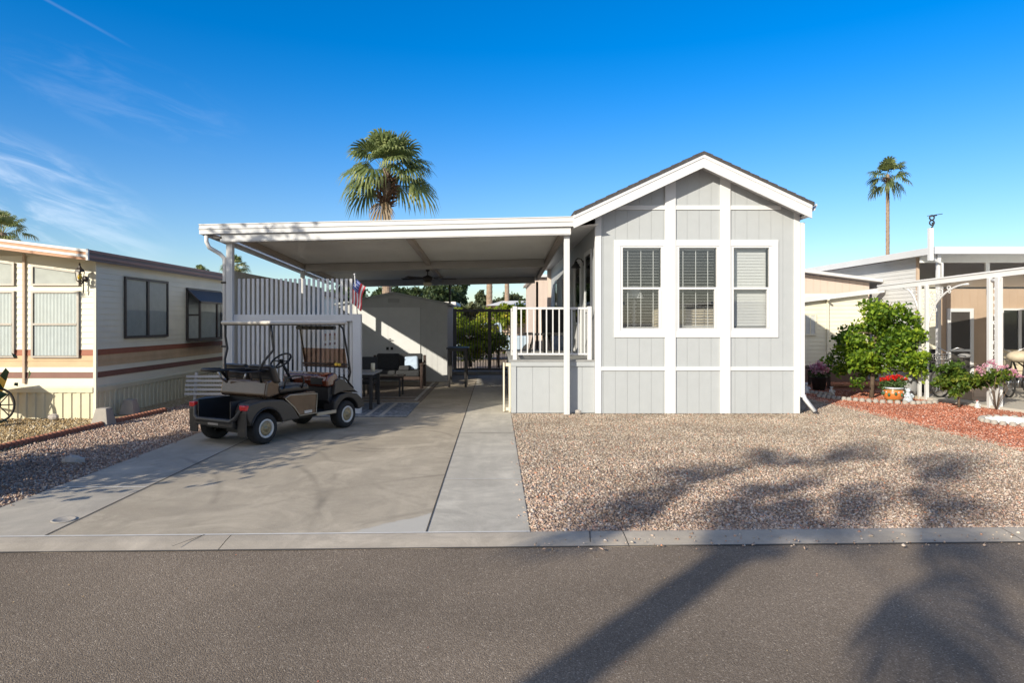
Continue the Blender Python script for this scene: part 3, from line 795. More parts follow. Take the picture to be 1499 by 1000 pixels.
mb = MB(); mb.quad((HX0, HYB, 0), (HX1, HYB, 0), (HX1, HYB, 3.7), (HX0, HYB, 3.6)); mb.add([(HX0, HYB, 3.6), (HX1, HYB, 3.7), (RX, HYB, 4.5)], [(0, 1, 2)]); mb.build('rear_wall', M['siding'], H)
# trims (battens run full height, horizontal rails butt between them)
P0 = HY - .022
def tr(mb, x0, x1, z0, z1, y=P0, d=.022):
    mb.box(x0, x1, y, y + d, z0, z1)
for (a, b) in ((HX0 - .012, 1.905), (5.385, HX1 + .012)):
    mb = MB()
    mb.hexa([(a, P0, 0), (b, P0, 0), (b, HY - .0005, 0), (a, HY - .0005, 0), (a, P0, wt(a)), (b, P0, wt(b)), (b, HY - .0005, wt(b)), (a, HY - .0005, wt(a))])
    if a < 3: mb.box(HX0 - .022, HX0 - .001, HY - .0205, HY + .09, .0, 3.6)
    mb.build('corner_trim', M['trim'], H, bevel=.003)
for (a, b) in ((3.055, 3.247), (4.05, 4.236)):
    mb = MB(); P1 = HY - .030
    mb.hexa([(a, P1, 0), (b, P1, 0), (b, HY - .0005, 0), (a, HY - .0005, 0), (a, P1, wt(a)), (b, P1, wt(b)), (b, HY - .0005, wt(b)), (a, HY - .0005, wt(a))])
    mb.build('batten', M['trim'], H, bevel=.003)
mb = MB()
segs = [(1.906, 3.054), (3.248, 4.049), (4.237, 5.384)]
for (a, b) in segs:
    mb = MB(); tr(mb, a, b, .775, .845); mb.build('horizontal_trim', M['trim'], H, bevel=.003); mb = MB()
    if a < 2: tr(mb, 2.10, b, 3.685, 3.765)
    elif a > 4.1: tr(mb, a, 5.15, 3.685, 3.765)
    else: tr(mb, a, b, 3.685, 3.765)
    mb.build('horizontal_trim', M['trim'], H, bevel=.003)
# window surround pieces
mb = MB(); Q = .021
for i, (a, b) in enumerate([(2.135, 3.054), (3.248, 4.049), (4.237, 5.105)]):
    x0, x1, z0, z1 = WIN[i]
    mb.box(a, b, HY - Q, HY - .0005, z1, z1 + .112); mb.box(a, b, HY - Q, HY - .0005, z0 - .125, z0)
    if a < x0: mb.box(a, x0, HY - Q, HY - .0005, z0, z1)
    if b > x1: mb.box(x1, b, HY - Q, HY - .0005, z0, z1)
mb.build('window_surround', M['trim'], H, bevel=.003)
# windows
for i, (x0, x1, z0, z1) in enumerate(WIN):
    w_ = MB(); f = .045; ya, yb = HY - .012, HY + .05
    zm = 2.265
    w_.box(x0, x0 + f, ya, yb, z0, z1); w_.box(x1 - f, x1, ya, yb, z0, z1)
    w_.box(x0 + f, x1 - f, ya, yb, z0, z0 + f); w_.box(x0 + f, x1 - f, ya, yb, z1 - f * .7, z1)
    w_.box(x0 + f, x1 - f, ya - .004, yb, zm - .02, zm + .02)
    w_.box(x1 - f - .04, x1 - f, ya - .006, yb, z0 + f, zm - .02)
    wo = w_.build('window', M['trim'], H, bevel=.003)
    g = MB(); g.box(x0 + f, x1 - f, HY + .015, HY + .019, z0 + f, zm - .02); g.box(x0 + f, x1 - f, HY + .022, HY + .026, zm + .02, z1 - f * .7); g.build('glass', M['glass'], wo)
    bl = MB(); yb_ = HY + .12
    sag = random.Random(i)
    zz = z1 - .07; k = 0
    xx0, xx1 = x0 + f + .015, x1 - f - .015
    bl.box(xx0, xx1, yb_ - .03, yb_ + .03, z1 - .06, z1 - .02)
    tilt = R(76) if i == 2 else R(3)
    pitch = .054
    while zz > z0 + .09:
        jit = sag.uniform(-.06, .06) if i < 2 else sag.uniform(-.02, .02)
        tt = tilt + jit; cy, cz = math.cos(tt) * (.026 if i == 2 else .017), math.sin(tt) * (.030 if i == 2 else .017)
        dz = sag.uniform(-.003, .003)
        bl.hexa([(xx0, yb_ - cy, zz - cz), (xx1, yb_ - cy, zz - cz + dz), (xx1, yb_ + cy, zz + cz + dz), (xx0, yb_ + cy, zz + cz),
                 (xx0, yb_ - cy, zz - cz + .003), (xx1, yb_ - cy, zz - cz + .003 + dz), (xx1, yb_ + cy, zz + cz + .003 + dz), (xx0, yb_ + cy, zz + cz + .003)])
        zz -= pitch
    for e in range(3 if i != 1 else 5):
        zq = z0 + .05 + e * .009
        bl.box(xx0, xx1, yb_ - .024, yb_ + .024, zq, zq + .005)
    for u in ((.14, .5, .84), (.12, .48, .82), ())[i]:
        xq = xx0 + (xx1 - xx0) * u
        bl.box(xq - .006, xq + .006, yb_ - .032, yb_ - .029, z0 + .06, z1 - .06)
    bl.build('blind', M['blind'], wo)
# interior room
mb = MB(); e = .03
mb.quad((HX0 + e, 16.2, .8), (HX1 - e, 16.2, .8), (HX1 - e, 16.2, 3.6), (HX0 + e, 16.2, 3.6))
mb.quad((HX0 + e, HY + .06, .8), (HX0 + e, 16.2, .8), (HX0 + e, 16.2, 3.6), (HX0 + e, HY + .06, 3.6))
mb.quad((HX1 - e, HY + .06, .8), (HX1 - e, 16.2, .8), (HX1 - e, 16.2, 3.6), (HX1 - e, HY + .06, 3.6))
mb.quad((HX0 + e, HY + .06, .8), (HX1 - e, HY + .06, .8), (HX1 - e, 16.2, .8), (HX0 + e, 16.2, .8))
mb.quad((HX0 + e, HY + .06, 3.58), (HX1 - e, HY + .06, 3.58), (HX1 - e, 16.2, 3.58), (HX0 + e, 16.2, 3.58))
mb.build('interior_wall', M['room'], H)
# roof: two slopes with shingle courses, overhanging
YF, YR = 12.0, 22.9
XL, XR = 1.37, 5.56
rf = MB(); th = .05
for side in (-1, 1):
    xe = XL if side < 0 else XR + .03
    n = 12
    for k in range(n):
        a = RX + (xe - RX) * k / n; b = RX + (xe - RX) * (k + 1) / n
        za, zb = rooftop(a), rooftop(b)
        rf.hexa([(a, YF - .03, za - th), (b, YF - .03, zb - th), (b, YR, zb - th), (a, YR, za - th), (a, YF - .03, za + .000), (b, YF - .03, zb + .012), (b, YR, zb + .012), (a, YR, za)])
rf.build('roof', M['shingle'], H)
fa = MB(); fd = .24
for (a, b) in ((XL, RX), (RX, XR)):
    za, zb = rooftop(a) - .045, rooftop(b) - .045
    fa.hexa([(a, YF, za - fd), (b, YF, zb - fd), (b, YF + .03, zb - fd), (a, YF + .03, za - fd), (a, YF, za), (b, YF, zb), (b, YF + .03, zb), (a, YF + .03, za)])
    fa.hexa([(a, YF - .012, za - .07), (b, YF - .012, zb - .07), (b, YF - .0005, zb - .07), (a, YF - .0005, za - .07), (a, YF - .012, za - .002), (b, YF - .012, zb - .002), (b, YF - .0005, zb - .002), (a, YF - .0005, za - .002)])
    # soffit
    fa.quad((a, YF + .03, za - .16), (b, YF + .03, zb - .16), (b, HY - .001, zb - .16), (a, HY - .001, za - .16))
z = rooftop(XL) - .05; fa.box(XL, XL + .03, YF + .03, YR, z - .2, z)
z = rooftop(XR) - .05; fa.box(XR - .03, XR, YF + .03, YR, z - .2, z)
fa.quad((XL, YF + .03, rooftop(XL) - .25), (HX0, YF + .03, rooftop(XL) - .2), (HX0, YR, rooftop(XL) - .2), (XL, YR, rooftop(XL) - .25))
fa.quad((XR, YF + .03, rooftop(XR) - .25), (HX1, YF + .03, rooftop(XR) - .22), (HX1, YR, rooftop(XR) - .22), (XR, YR, rooftop(XR) - .25))
fa.build('fascia', M['trim'], H, bevel=.003)
gu = MB(); z = rooftop(XR) - .02
gu.prism([(XR + .002, z - .12), (XR + .07, z - .12), (XR + .115, z - .03), (XR + .115, z), (XR + .10, z), (XR + .10, z - .025), (XR + .062, z - .105), (XR + .002, z - .105)], 'y', YF + .06, YR)
gu.build('gutter', M['trim'], H)
ds = MB()
ds.hexa([(5.497, 12.30, .30), (5.565, 12.30, .30), (5.565, 12.37, .30), (5.497, 12.37, .30), (5.497, 12.30, 3.45), (5.565, 12.30, 3.45), (5.565, 12.37, 3.45), (5.497, 12.37, 3.45)])
ds.hexa([(5.52, 12.30, .34), (5.59, 12.30, .34), (5.59, 12.37, .30), (5.52, 12.37, .30), (5.497, 12.28, .30), (5.565, 12.28, .30), (5.565, 12.37, .36), (5.497, 12.37, .36)])
p = [Vector((5.53, 12.33, .36)), Vector((5.57, 12.30, .26)), Vector((5.70, 12.20, .05))]
ds.tube(p, .042, 4); ds.build('downspout', M['trim'], H)
# side: entry door and window, seen obliquely over the deck
dr = MB(); xw = HX0
dr.box(xw - .03, xw - .001, 14.45, 14.55, .98, 3.02); dr.box(xw - .03, xw - .001, 15.65, 15.75, .98, 3.02); dr.box(xw - .03, xw - .001, 14.55, 15.65, 2.93, 3.02)
dr.box(xw - .02, xw - .001, 14.56, 15.64, .99, 1.62); dr.box(xw - .02, xw - .001, 14.56, 14.68, 1.62, 2.92); dr.box(xw - .02, xw - .001, 15.52, 15.64, 1.62, 2.92)
d_ = dr.build('door', M['trim'], H, bevel=.003)
g = MB(); g.box(xw - .012, xw - .006, 14.68, 15.52, 1.62, 2.92); g.build('glass', M['glassdark'], d_)
hn = MB(); hn.tube([(xw - .02, 15.56, 1.9), (xw - .07, 15.56, 1.9), (xw - .07, 15.45, 1.9)], .012, 6); hn.build('handle', M['darkmetal'], d_)
sw = MB(); sw.box(xw - .025, xw - .001, 12.9, 12.98, 1.85, 3.05); sw.box(xw - .025, xw - .001, 13.82, 13.9, 1.85, 3.05); sw.box(xw - .025, xw - .001, 12.98, 13.82, 2.97, 3.05); sw.box(xw - .025, xw - .001, 12.98, 13.82, 1.85, 1.93)
s_ = sw.build('window', M['trim'], H); g = MB(); g.box(xw - .012, xw - .006, 12.98, 13.82, 1.93, 2.97); g.build('glass', M['glassdark'], s_)
for (ya, yb) in ((17.6, 18.5), (20.0, 20.9)):
    sw = MB(); sw.box(xw - .025, xw - .001, ya, ya + .08, 1.85, 2.9); sw.box(xw - .025, xw - .001, yb - .08, yb, 1.85, 2.9); sw.box(xw - .025, xw - .001, ya + .08, yb - .08, 2.82, 2.9); sw.box(xw - .025, xw - .001, ya + .08, yb - .08, 1.85, 1.93)
    s_ = sw.build('window', M['trim'], H); g = MB(); g.box(xw - .012, xw - .006, ya + .08, yb - .08, 1.93, 2.82); g.build('glass', M['glassdark'], s_)
tcorner = MB(); tcorner.box(HX0 - .12, HX0 - .001, HYB - .12, HYB + .02, 0, 3.55); tcorner.build('corner_trim', M['pinkwall'], H)
# barn style sconce
L_ = thing('wall_lamp', 'black barn style lamp on the grey wall beside the entry door', 'lamp', (1.80, 14.0, 2.86))
mb = MB(); mb.lathe([(0, 0), (.055, 0), (.055, .02), (0, .02)], (1.79, 14.0, 2.86), 14, 'x'); mb.build('mount', M['black'], L_)
mb = MB(); mb.tube([(1.80, 14.0, 2.87), (1.74, 14.0, 2.95), (1.68, 14.0, 2.96), (1.64, 14.0, 2.93), (1.64, 14.0, 2.89)], .012, 7); mb.build('arm', M['black'], L_)
mb = MB(); mb.lathe([(.025, 2.90), (.035, 2.87), (.05, 2.84), (.095, 2.78), (.10, 2.765), (.09, 2.765), (.04, 2.84), (.02, 2.89)], (1.64, 14.0, 0), 18); mb.build('lamp_shade', M['black'], L_)
# furniture in the front room
tl = thing('table_lamp', 'white table lamp with stacked round base behind the left front window', 'lamp', (2.62, 12.95, 1.45))
mb = MB(); mb.lathe([(.001, 1.45), (.07, 1.45), (.06, 1.5)] + [(.02 + .028 * abs(math.sin(i * math.pi / 2)), 1.5 + i * .04) for i in range(14)] + [(.015, 2.1)], (2.62, 12.95, 0), 16); mb.build('base', M['trim'], tl)
mb = MB(); mb.lathe([(.19, 2.10), (.07, 2.34), (.065, 2.34), (.185, 2.10)], (2.62, 12.95, 0), 20); mb.build('lamp_shade', M['curtain'], tl)
mb = MB(); mb.box(2.2, 3.1, 12.75, 13.15, .8, 1.44); o = mb.build('side_cabinet', M['darkwood'], bevel=.01); tagobj(o, 'dark side cabinet behind the left front window', 'cabinet')
sf = thing('sofa', 'beige sofa seen through the blinds of the middle window', 'sofa', (3.7, 13.0, .8))
mb = MB(); mb.box(2.95, 4.25, 12.75, 12.95, .8, 1.9); mb.build('backrest', M['beige'], sf, bevel=.06)
mb = MB(); mb.box(2.95, 4.25, 12.96, 13.7, .8, 1.25); mb.build('seat', M['beige'], sf, bevel=.05)
mb = MB(); mb.box(4.3, 5.1, 12.72, 13.0, .8, 1.85); o = mb.build('armchair', M['beige'], bevel=.08); tagobj(o, 'beige armchair behind the closed blind of the right window', 'armchair')

# ================================================================== deck
D = thing('porch_deck', 'raised porch deck with grey plywood panels and grey boards beside the house', 'deck', (1.0, 12.42, 0))
dx0, dx1, dy, dyb, dz = .29, HX0 - .025, 12.42, 17.0, .965
mb = MB(); grooved(mb, 'x', dx0 + .08, dx1, dy, 0, dz - .09, .30, ()); grooved(mb, 'y', dy + .08, dyb, dx0, 0, dz - .09, .30, (), sgn=-1)
mb.build('skirting', M['siding'], D)
mb = MB(); mb.box(dx0 - .012, dx0 + .08, dy - .02, dy + .08, 0, dz - .095); mb.build('corner_trim', M['siding'], D, bevel=.003)
mb = MB(); mb.box(dx0 - .02, dx1, dy - .03, dy - .001, dz - .115, dz - .025); mb.build('rim_board', M['siding'], D, bevel=.003)
mb = MB()
yy = dy - .05
while yy < dyb: mb.box(dx0 - .05, dx1, yy, yy + .132, dz - .024, dz); yy += .138
mb.build('deck_boards', mk('grey_deck_boards', (.33, .33, .32), .7, .15, 6), D, bevel=.003)
RL = thing('railing', 'white metal railing on the edge of the porch deck', 'railing', (1.0, 12.42, dz))
mb = MB(); zt, zb = 1.92, 1.07
ry = dy + .03
mb.box(.385, 1.665, ry - .02, ry + .02, zt - .035, zt + .005); mb.build('top_rail', M['alum'], RL, bevel=.004)
mb = MB(); mb.box(.385, 1.665, ry - .018, ry + .018, zb - .018, zb + .018); mb.build('bottom_rail', M['alum'], RL, bevel=.004)
for px_ in (.345, 1.705):
    mb = MB(); mb.box(px_ - .038, px_ + .038, ry - .038, ry + .038, dz, zt + .02); mb.build('post', M['alum'], RL, bevel=.005)
x = .46
while x < 1.64:
    mb = MB(); mb.box(x - .011, x + .011, ry - .011, ry + .011, zb + .018, zt - .035); mb.build('baluster', M['alum'], RL); x += .1155
mb = MB(); mb.box(.325, .365, ry + .04, 14.2, zt - .035, zt + .005); mb.box(.327, .363, ry + .04, 14.2, zb - .018, zb + .018); mb.build('side_rail', M['alum'], RL)
mb = MB(); mb.box(.31, .38, 14.2, 14.27, dz, zt + .02); mb.build('post', M['alum'], RL)
y = ry + .2
while y < 14.15:
    mb = MB(); mb.box(.334, .356, y - .011, y + .011, zb + .018, zt - .035); mb.build('baluster', M['alum'], RL); y += .1155
# things on the deck
g_ = thing('patio_table', 'low dark round table standing on the porch deck', 'table', (.95, 14.3, dz))
mb = MB(); mb.lathe([(0, dz + .42), (.38, .42 + dz), (.38, .45 + dz), (0, .45 + dz)], (.95, 14.3, 0), 24); mb.build('table_top', M['darkmetal'], g_)
for (a, b) in ((-.22, -.22), (.22, -.22), (.22, .22), (-.22, .22)):
    mb = MB(); mb.tube([(.95 + a * 1.2, 14.3 + b * 1.2, dz), (.95 + a * .7, 14.3 + b * .7, dz + .42)], .014, 6); mb.build('leg', M['darkmetal'], g_)
g_ = thing('patio_chair', 'dark patio chair on the deck behind the railing', 'chair', (1.35, 15.4, dz))
mb = MB(); mb.box(1.05, 1.6, 15.1, 15.65, dz + .38, dz + .45); mb.build('seat', M['wicker'], g_, bevel=.02)
mb = MB(); mb.hexa([(1.05, 15.62, dz + .4), (1.6, 15.62, dz + .4), (1.6, 15.7, dz + .4), (1.05, 15.7, dz + .4), (1.05, 15.75, dz + .98), (1.6, 15.75, dz + .98), (1.6, 15.82, dz + .98), (1.05, 15.82, dz + .98)]); mb.build('backrest', M['wicker'], g_, bevel=.02)
for (a, b) in ((1.08, 15.13), (1.57, 15.13), (1.57, 15.62), (1.08, 15.62)):
    mb = MB(); mb.box(a - .02, a + .02, b - .02, b + .02, dz, dz + .38); mb.build('leg', M['darkmetal'], g_)
mb = MB(); mb.box(.235, .272, 12.52, 12.66, 0, .90); mb.box(.16, .235, 12.56, 12.59, .84, .90); mb.box(.16, .235, 12.56, 12.59, .02, .08); mb.box(.13, .16, 12.53, 12.62, .01, .91)
o = mb.build('cream_board', M['cord'], bevel=.004); tagobj(o, 'cream painted board standing against the left side of the deck', 'board')
mb = MB(); mb.ball((1.48, 12.27, .035), .06, .045, .045, 8, 6, .15); o = mb.build('stone', M['rock']); tagobj(o, 'small tan stone at the foot of the deck panel', 'stone')

# ================================================================== carport
def rzt(x, y): return 3.385 + .021 * (x + 5.24) - .042 * (y - 12.05)
C_ = thing('carport', 'large flat white aluminium carport with gutter edge joined to the grey house', 'carport', (-1.9, 12.3, 0))
cx0, cx1, cy0, cy1 = -5.24, 1.40, 12.05, 21.3
def slab(mb, x0, x1, y0, y1, t0, t1):
    """box hanging under the roof plane between offsets t0 (lower) and t1"""
    c = [(x0, y0), (x1, y0), (x1, y1), (x0, y1)]
    mb.hexa([(x, y, rzt(x, y) + t0) for x, y in c] + [(x, y, rzt(x, y) + t1) for x, y in c])
mb = MB(); slab(mb, cx0 + .12, cx1, cy0 + .13, cy1, -.075, -.03)
# ribs along x underneath
y = cy0 + .22
while y < cy1 - .05:
    slab(mb, cx0 + .12, cx1, y, y + .03, -.096, -.0755); slab(mb, cx0 + .12, cx1, y + .07, y + .078, -.081, -.0755); y += .152
mb.build('roof_panel', M['pan'], C_)
# front gutter fascia: profile in (y,z offset), sheared along x
prof = [(0.0, -.175), (0.0, -.10), (-.018, -.092), (-.018, -.062), (-.004, -.052), (-.004, -.022), (-.02, -.015), (-.02, 0), (.025, 0), (.025, -.12), (.125, -.12), (.125, -.175)]
def sweepx(mb, prof, x0, x1, y0):
    n = len(prof)
    vs = [(x0, y0 + p, rzt(x0, y0) + q) for p, q in prof] + [(x1, y0 + p, rzt(x1, y0) + q) for p, q in prof]
    mb.add(vs, [tuple(range(n))[::-1], tuple(range(n, 2 * n))] + [(i, (i + 1) % n, n + (i + 1) % n, n + i) for i in range(n)])
mb = MB(); sweepx(mb, prof, cx0, cx1, cy0); mb.build('front_gutter', M['alum'], C_)
def sweepy(mb, prof, y0, y1, x0, s):
    n = len(prof)
    vs = [(x0 + s * p, y0, rzt(x0, y0) + q) for p, q in prof] + [(x0 + s * p, y1, rzt(x0, y1) + q) for p, q in prof]
    mb.add(vs, [tuple(range(n))[::-1], tuple(range(n, 2 * n))] + [(i, (i + 1) % n, n + (i + 1) % n, n + i) for i in range(n)])
mb = MB(); sweepy(mb, prof, cy0 + .13, cy1, cx0, 1); mb.build('side_gutter', M['alum'], C_)
mb = MB(); slab(mb, cx0 + .35, 1.33, 12.10, 12.20, -.315, -.178); slab(mb, cx0 + .35, 1.33, 12.092, 12.0995, -.30, -.28); mb.build('front_beam', M['alum'], C_, bevel=.004)
for (yy, nm) in ((16.9, 'cross_beam'), (21.0, 'cross_beam')):
    mb = MB(); slab(mb, -4.72, 1.20, yy, yy + .09, -.29, -.096); mb.build(nm, M['crossbeam'], C_, bevel=.004)
for xx in (-4.80, -1.66, 1.27):
    mb = MB(); slab(mb, xx - .05, xx + .05, 12.42, 21.2, -.20, -.0955); mb.build('long_beam', M['beam'], C_, bevel=.004)
def post(x, y, w_=.09, ztop=None, mat=None):
    mb = MB(); h = w_ / 2
    mb.box(x - h, x + h, y - h, y + h, -.01, ztop or rzt(x, y) - .25)
    mb.box(x - h * .35, x + h * .35, y - h - .004, y - h + .001, 0.01, (ztop or rzt(x, y) - .25) - .01)
    return mb.build('post', mat or M['alum'], C_, bevel=.006)
post(1.27, 12.26, .10, rzt(1.27, 12.15) - .178); post(-4.77, 12.26, .11, rzt(-4.77, 12.15) - .178); post(-4.80, 16.95); post(-4.80, 21.05, .08, mat=M['darkmetal'])
post(-1.42, 21.05, .06, mat=M['darkmetal']); post(1.27, 21.05, .07, mat=M['darkmetal'])
mb = MB()
mb.tube([(-5.14, 12.12, 3.21), (-5.14, 12.12, 3.08), (-5.10, 12.15, 2.98), (-4.95, 12.25, 2.88), (-4.885, 12.28, 2.80), (-4.88, 12.28, 2.66), (-4.88, 12.28, 0.05)], .036, 10)
mb.build('downspout', M['alum'], C_)
mb = MB(); mb.box(-4.93, -4.83, 12.235, 12.30, 2.35, 2.38); mb.box(-4.93, -4.83, 12.235, 12.30, 1.2, 1.23); mb.box(-5.0, -4.86, 12.1, 12.3, 3.13, 3.17); mb.build('bracket', M['darkmetal'], C_)
# fan
F = thing('ceiling_fan', 'bronze ceiling fan with glass globe under the carport roof', 'fan', (-1.84, 18.4, 2.6))
fx, fy = -1.84, 18.4; fz = rzt(fx, fy) - .10
mb = MB(); mb.box(fx - .3, fx + .3, fy - .2, fy + .2, fz - .012, fz + .02); mb.build('mount_plate', M['trim'], F)
mb = MB(); mb.lathe([(0, fz - .01), (.06, fz - .01), (.05, fz - .07), (.015, fz - .08), (.015, fz - .17), (.06, fz - .19), (.13, fz - .22), (.14, fz - .29), (.09, fz - .34), (.05, fz - .36)], (fx, fy, 0), 20); mb.build('motor', M['bronze'], F)
mb = MB(); mb.lathe([(.05, fz - .36), (.11, fz - .38), (.12, fz - .42), (.08, fz - .46), (0, fz - .475)], (fx, fy, 0), 20); mb.build('lamp_globe', M['candle'], F)
for k in range(5):
    a = k * 2 * math.pi / 5 + .25; c, s = math.cos(a), math.sin(a)
    def q(r, t, z): return (fx + c * r - s * t, fy + s * r + c * t, z)
    mb = MB(); z = fz - .27
    mb.hexa([q(.16, -.05, z), q(.78, -.07, z - .01), q(.78, .07, z + .02), q(.16, .05, z + .02), q(.16, -.05, z + .008), q(.78, -.07, z - .002), q(.78, .07, z + .028), q(.16, .05, z + .028)])
    mb.build('blade', M['darkwood'], F)

# ================================================================== picket privacy fence and flag
PF = thing('picket_fence', 'tall white metal slat fence between the carport posts behind the golf cart', 'fence', (-3.6, 12.34, 0))
mb = MB(); x = -4.665; k = 0
while x < -2.60:
    mb.box(x, x + .046, 12.335, 12.36, .14, 2.44); x += .0842
mb.build('slats', M['fence_white'], PF, bevel=.003)
mb = MB(); mb.box(-4.714, -2.53, 12.27, 12.334, 1.67, 1.79); mb.build('rail', M['fence_white'], PF, bevel=.005)
mb = MB(); mb.box(-4.714, -2.58, 12.28, 12.334, .10, .20); mb.build('rail', M['fence_white'], PF, bevel=.005)
mb = MB(); mb.box(-2.579, -2.43, 12.265, 12.40, -.01, 1.80); mb.build('post', M['fence_white'], PF, bevel=.008)
FL = thing('small_flag', 'small american flag on a short pole at the end of the slat fence', 'flag', (-2.52, 12.25, 1.8))
mb = MB(); mb.tube([(-2.49, 12.26, 1.80), (-2.53, 12.22, 2.50)], .009, 6); mb.ball((-2.532, 12.219, 2.51), .018, n=8, m=6); mb.build('pole', M['trim'], FL)
def flagpt(u, v):   # u across 0..1 (fly), v 0..1 down ; hangs limp
    x = -2.535 + .012 - .13 * v * .55 + u * .19 * (1 - .15 * v) - .02 * math.sin(v * 5)
    y = 12.225 + .022 * math.sin(u * 9 + v * 4)
    z = 2.44 - v * .44 - u * .16
    return (x, y, z)
def flagpart(name, mat, u0, u1, v0, v1, off=0):
    mb = MB(); K = 8; J = 5
    for i in range(K):
        for j in range(J):
            a, b = u0 + (u1 - u0) * i / K, u0 + (u1 - u0) * (i + 1) / K
            c, d = v0 + (v1 - v0) * j / J, v0 + (v1 - v0) * (j + 1) / J
            P = [flagpt(a, c), flagpt(b, c), flagpt(b, d), flagpt(a, d)]
            mb.add([(p[0], p[1] + off, p[2]) for p in P], [(0, 1, 2, 3)], smooth=True)
    return mb
fr_, fw_ = MB(), MB()
for sidx in range(7):
    m_ = flagpart('', None, sidx / 7, (sidx + 1) / 7, .42, 1)
    (fr_ if sidx % 2 == 0 else fw_).add(m_.v, m_.f)
    if sidx >= 4:
        m_ = flagpart('', None, sidx / 7, (sidx + 1) / 7, 0, .42); (fr_ if sidx % 2 == 0 else fw_).add(m_.v, m_.f)
fr_.build('red_stripes', M['flagred'], FL); fw_.build('white_stripes', M['flagwhite'], FL)
flagpart('', None, 0, 4 / 7, 0, .42).build('canton', M['flagblue'], FL)
st = MB(); rg = random.Random(3)
for i in range(5):
    for j in range(4):
        p = flagpt((i + .5) / 5 * 4 / 7, (j + .5) / 4 * .42); st.box(p[0] - .005, p[0] + .005, p[1] - .003, p[1] - .001, p[2] - .005, p[2] + .005)
st.build('stars', M['flagwhite'], FL)
# side privacy screen of the carport
SC = thing('privacy_screen', 'tall grey privacy screen along the far left side of the carport', 'screen', (-5.28, 17, 0))
mb = MB(); grooved(mb, 'y', 13.6, 21.0, -5.30, 0, 2.66, .2, (), sgn=1); grooved(mb, 'y', 13.6, 21.0, -5.34, 0, 2.66, .2, (), sgn=-1); mb.box(-5.35, -5.29, 13.55, 21.0, 2.66, 2.69); mb.build('panel', M['siding2'], SC)

# ================================================================== shed
S = thing('garden_shed', 'grey gable shed with pale door standing at the back of the carport', 'shed', (-2.84, 18.9, 0))
sx0, sx1, sy0, sy1 = -4.35, -1.36, 18.9, 21.6
st_ = lambda x: 2.46 - .2 * abs(x + 2.835)
mb = MB(); grooved(mb, 'x', sx0, sx1, sy0, 0, lambda x: st_(x) - .03, .152, ()); grooved(mb, 'y', sy0, sy1, sx1, 0, 2.13, .152, (), sgn=1); grooved(mb, 'y', sy0, sy1, sx0, 0, 2.13, .152, (), sgn=-1)
mb.quad((sx0, sy1, 0), (sx1, sy1, 0), (sx1, sy1, 2.2), (sx0, sy1, 2.2)); mb.build('wall', M['siding2'], S)
mb = MB()
for (a, b) in ((sx0 - .1, -2.835), (-2.835, sx1 + .1)):
    za, zb = 2.49 - .2 * abs(a + 2.835), 2.49 - .2 * abs(b + 2.835)
    mb.hexa([(a, sy0 - .08, za - .06), (b, sy0 - .08, zb - .06), (b, sy1 + .1, zb - .06), (a, sy1 + .1, za - .06), (a, sy0 - .08, za), (b, sy0 - .08, zb), (b, sy1 + .1, zb), (a, sy1 + .1, za)])
mb.build('roof', M['siding'], S)
mb = MB(); mb.box(sx1 - .11, sx1 + .012, sy0 - .014, sy0 - .0005, 0, 2.1); mb.box(sx0 - .012, sx0 + .11, sy0 - .014, sy0 - .0005, 0, 2.1); mb.build('corner_trim', M['siding2'], S)
mb = MB(); mb.box(-3.9, -2.09, sy0 - .03, sy0 - .0005, .06, 2.06); mb.box(-3.0, -2.985, sy0 - .036, sy0 - .0305, .06, 2.06)
d_ = mb.build('door', M['sheddoor'], S, bevel=.004)
mb = MB(); mb.tube([(-2.93, sy0 - .05, 1.15), (-2.85, sy0 - .06, 1.15)], .012, 6); mb.box(-2.96, -2.91, sy0 - .05, sy0 - .03, 1.08, 1.2); mb.build('handle', M['chrome'], d_)
for i in (0, 1):
    mb = MB(); mb.box(-3.03 + i * .12, -2.96 + i * .12, sy0 - .045, sy0 - .031, .88, .96); mb.build('outlet', M['darkmetal'], S)
mb = MB(); mb.box(-3.0, -2.66, sy0 - .02, sy0 - .001, 2.19, 2.31)
for k in range(5): mb.hexa([(-2.99, sy0 - .035, 2.20 + k * .022), (-2.67, sy0 - .035, 2.20 + k * .022), (-2.67, sy0 - .02, 2.21 + k * .022), (-2.99, sy0 - .02, 2.21 + k * .022), (-2.99, sy0 - .035, 2.203 + k * .022), (-2.67, sy0 - .035, 2.203 + k * .022), (-2.67, sy0 - .02, 2.213 + k * .022), (-2.99, sy0 - .02, 2.213 + k * .022)])
mb.build('vent', M['siding2'], S)

# ================================================================== patio furniture
def boxo(x0, x1, y0, y1, z0, z1, name, mat, par, bev=.01):
    mb = MB(); mb.box(x0, x1, y0, y1, z0, z1); return mb.build(name, mat, par, bevel=bev)
LS = thing('loveseat', 'charcoal cushioned loveseat with dark wooden arms against the shed', 'sofa', (-2.45, 17.3, 0))
lx0, lx1, ly0, ly1 = -3.16, -1.80, 16.85, 17.65
boxo(lx0 + .08, lx1 - .08, ly0, ly1, .22, .30, 'frame', M['darkwood'], LS)
for i in (0, 1):
    a = lx0 + .09 + i * .595
    boxo(a, a + .585, ly0, ly1 - .12, .30, .45, 'seat_cushion', M['wicker'], LS, .04)
    mb = MB(); mb.hexa([(a, ly1 - .22, .44), (a + .585, ly1 - .22, .44), (a + .585, ly1 - .06, .44), (a, ly1 - .06, .44), (a, ly1 - .10, .84), (a + .585, ly1 - .10, .84), (a + .585, ly1 + .04, .84), (a, ly1 + .04, .84)]); mb.build('back_cushion', M['wicker'], LS, bevel=.04)
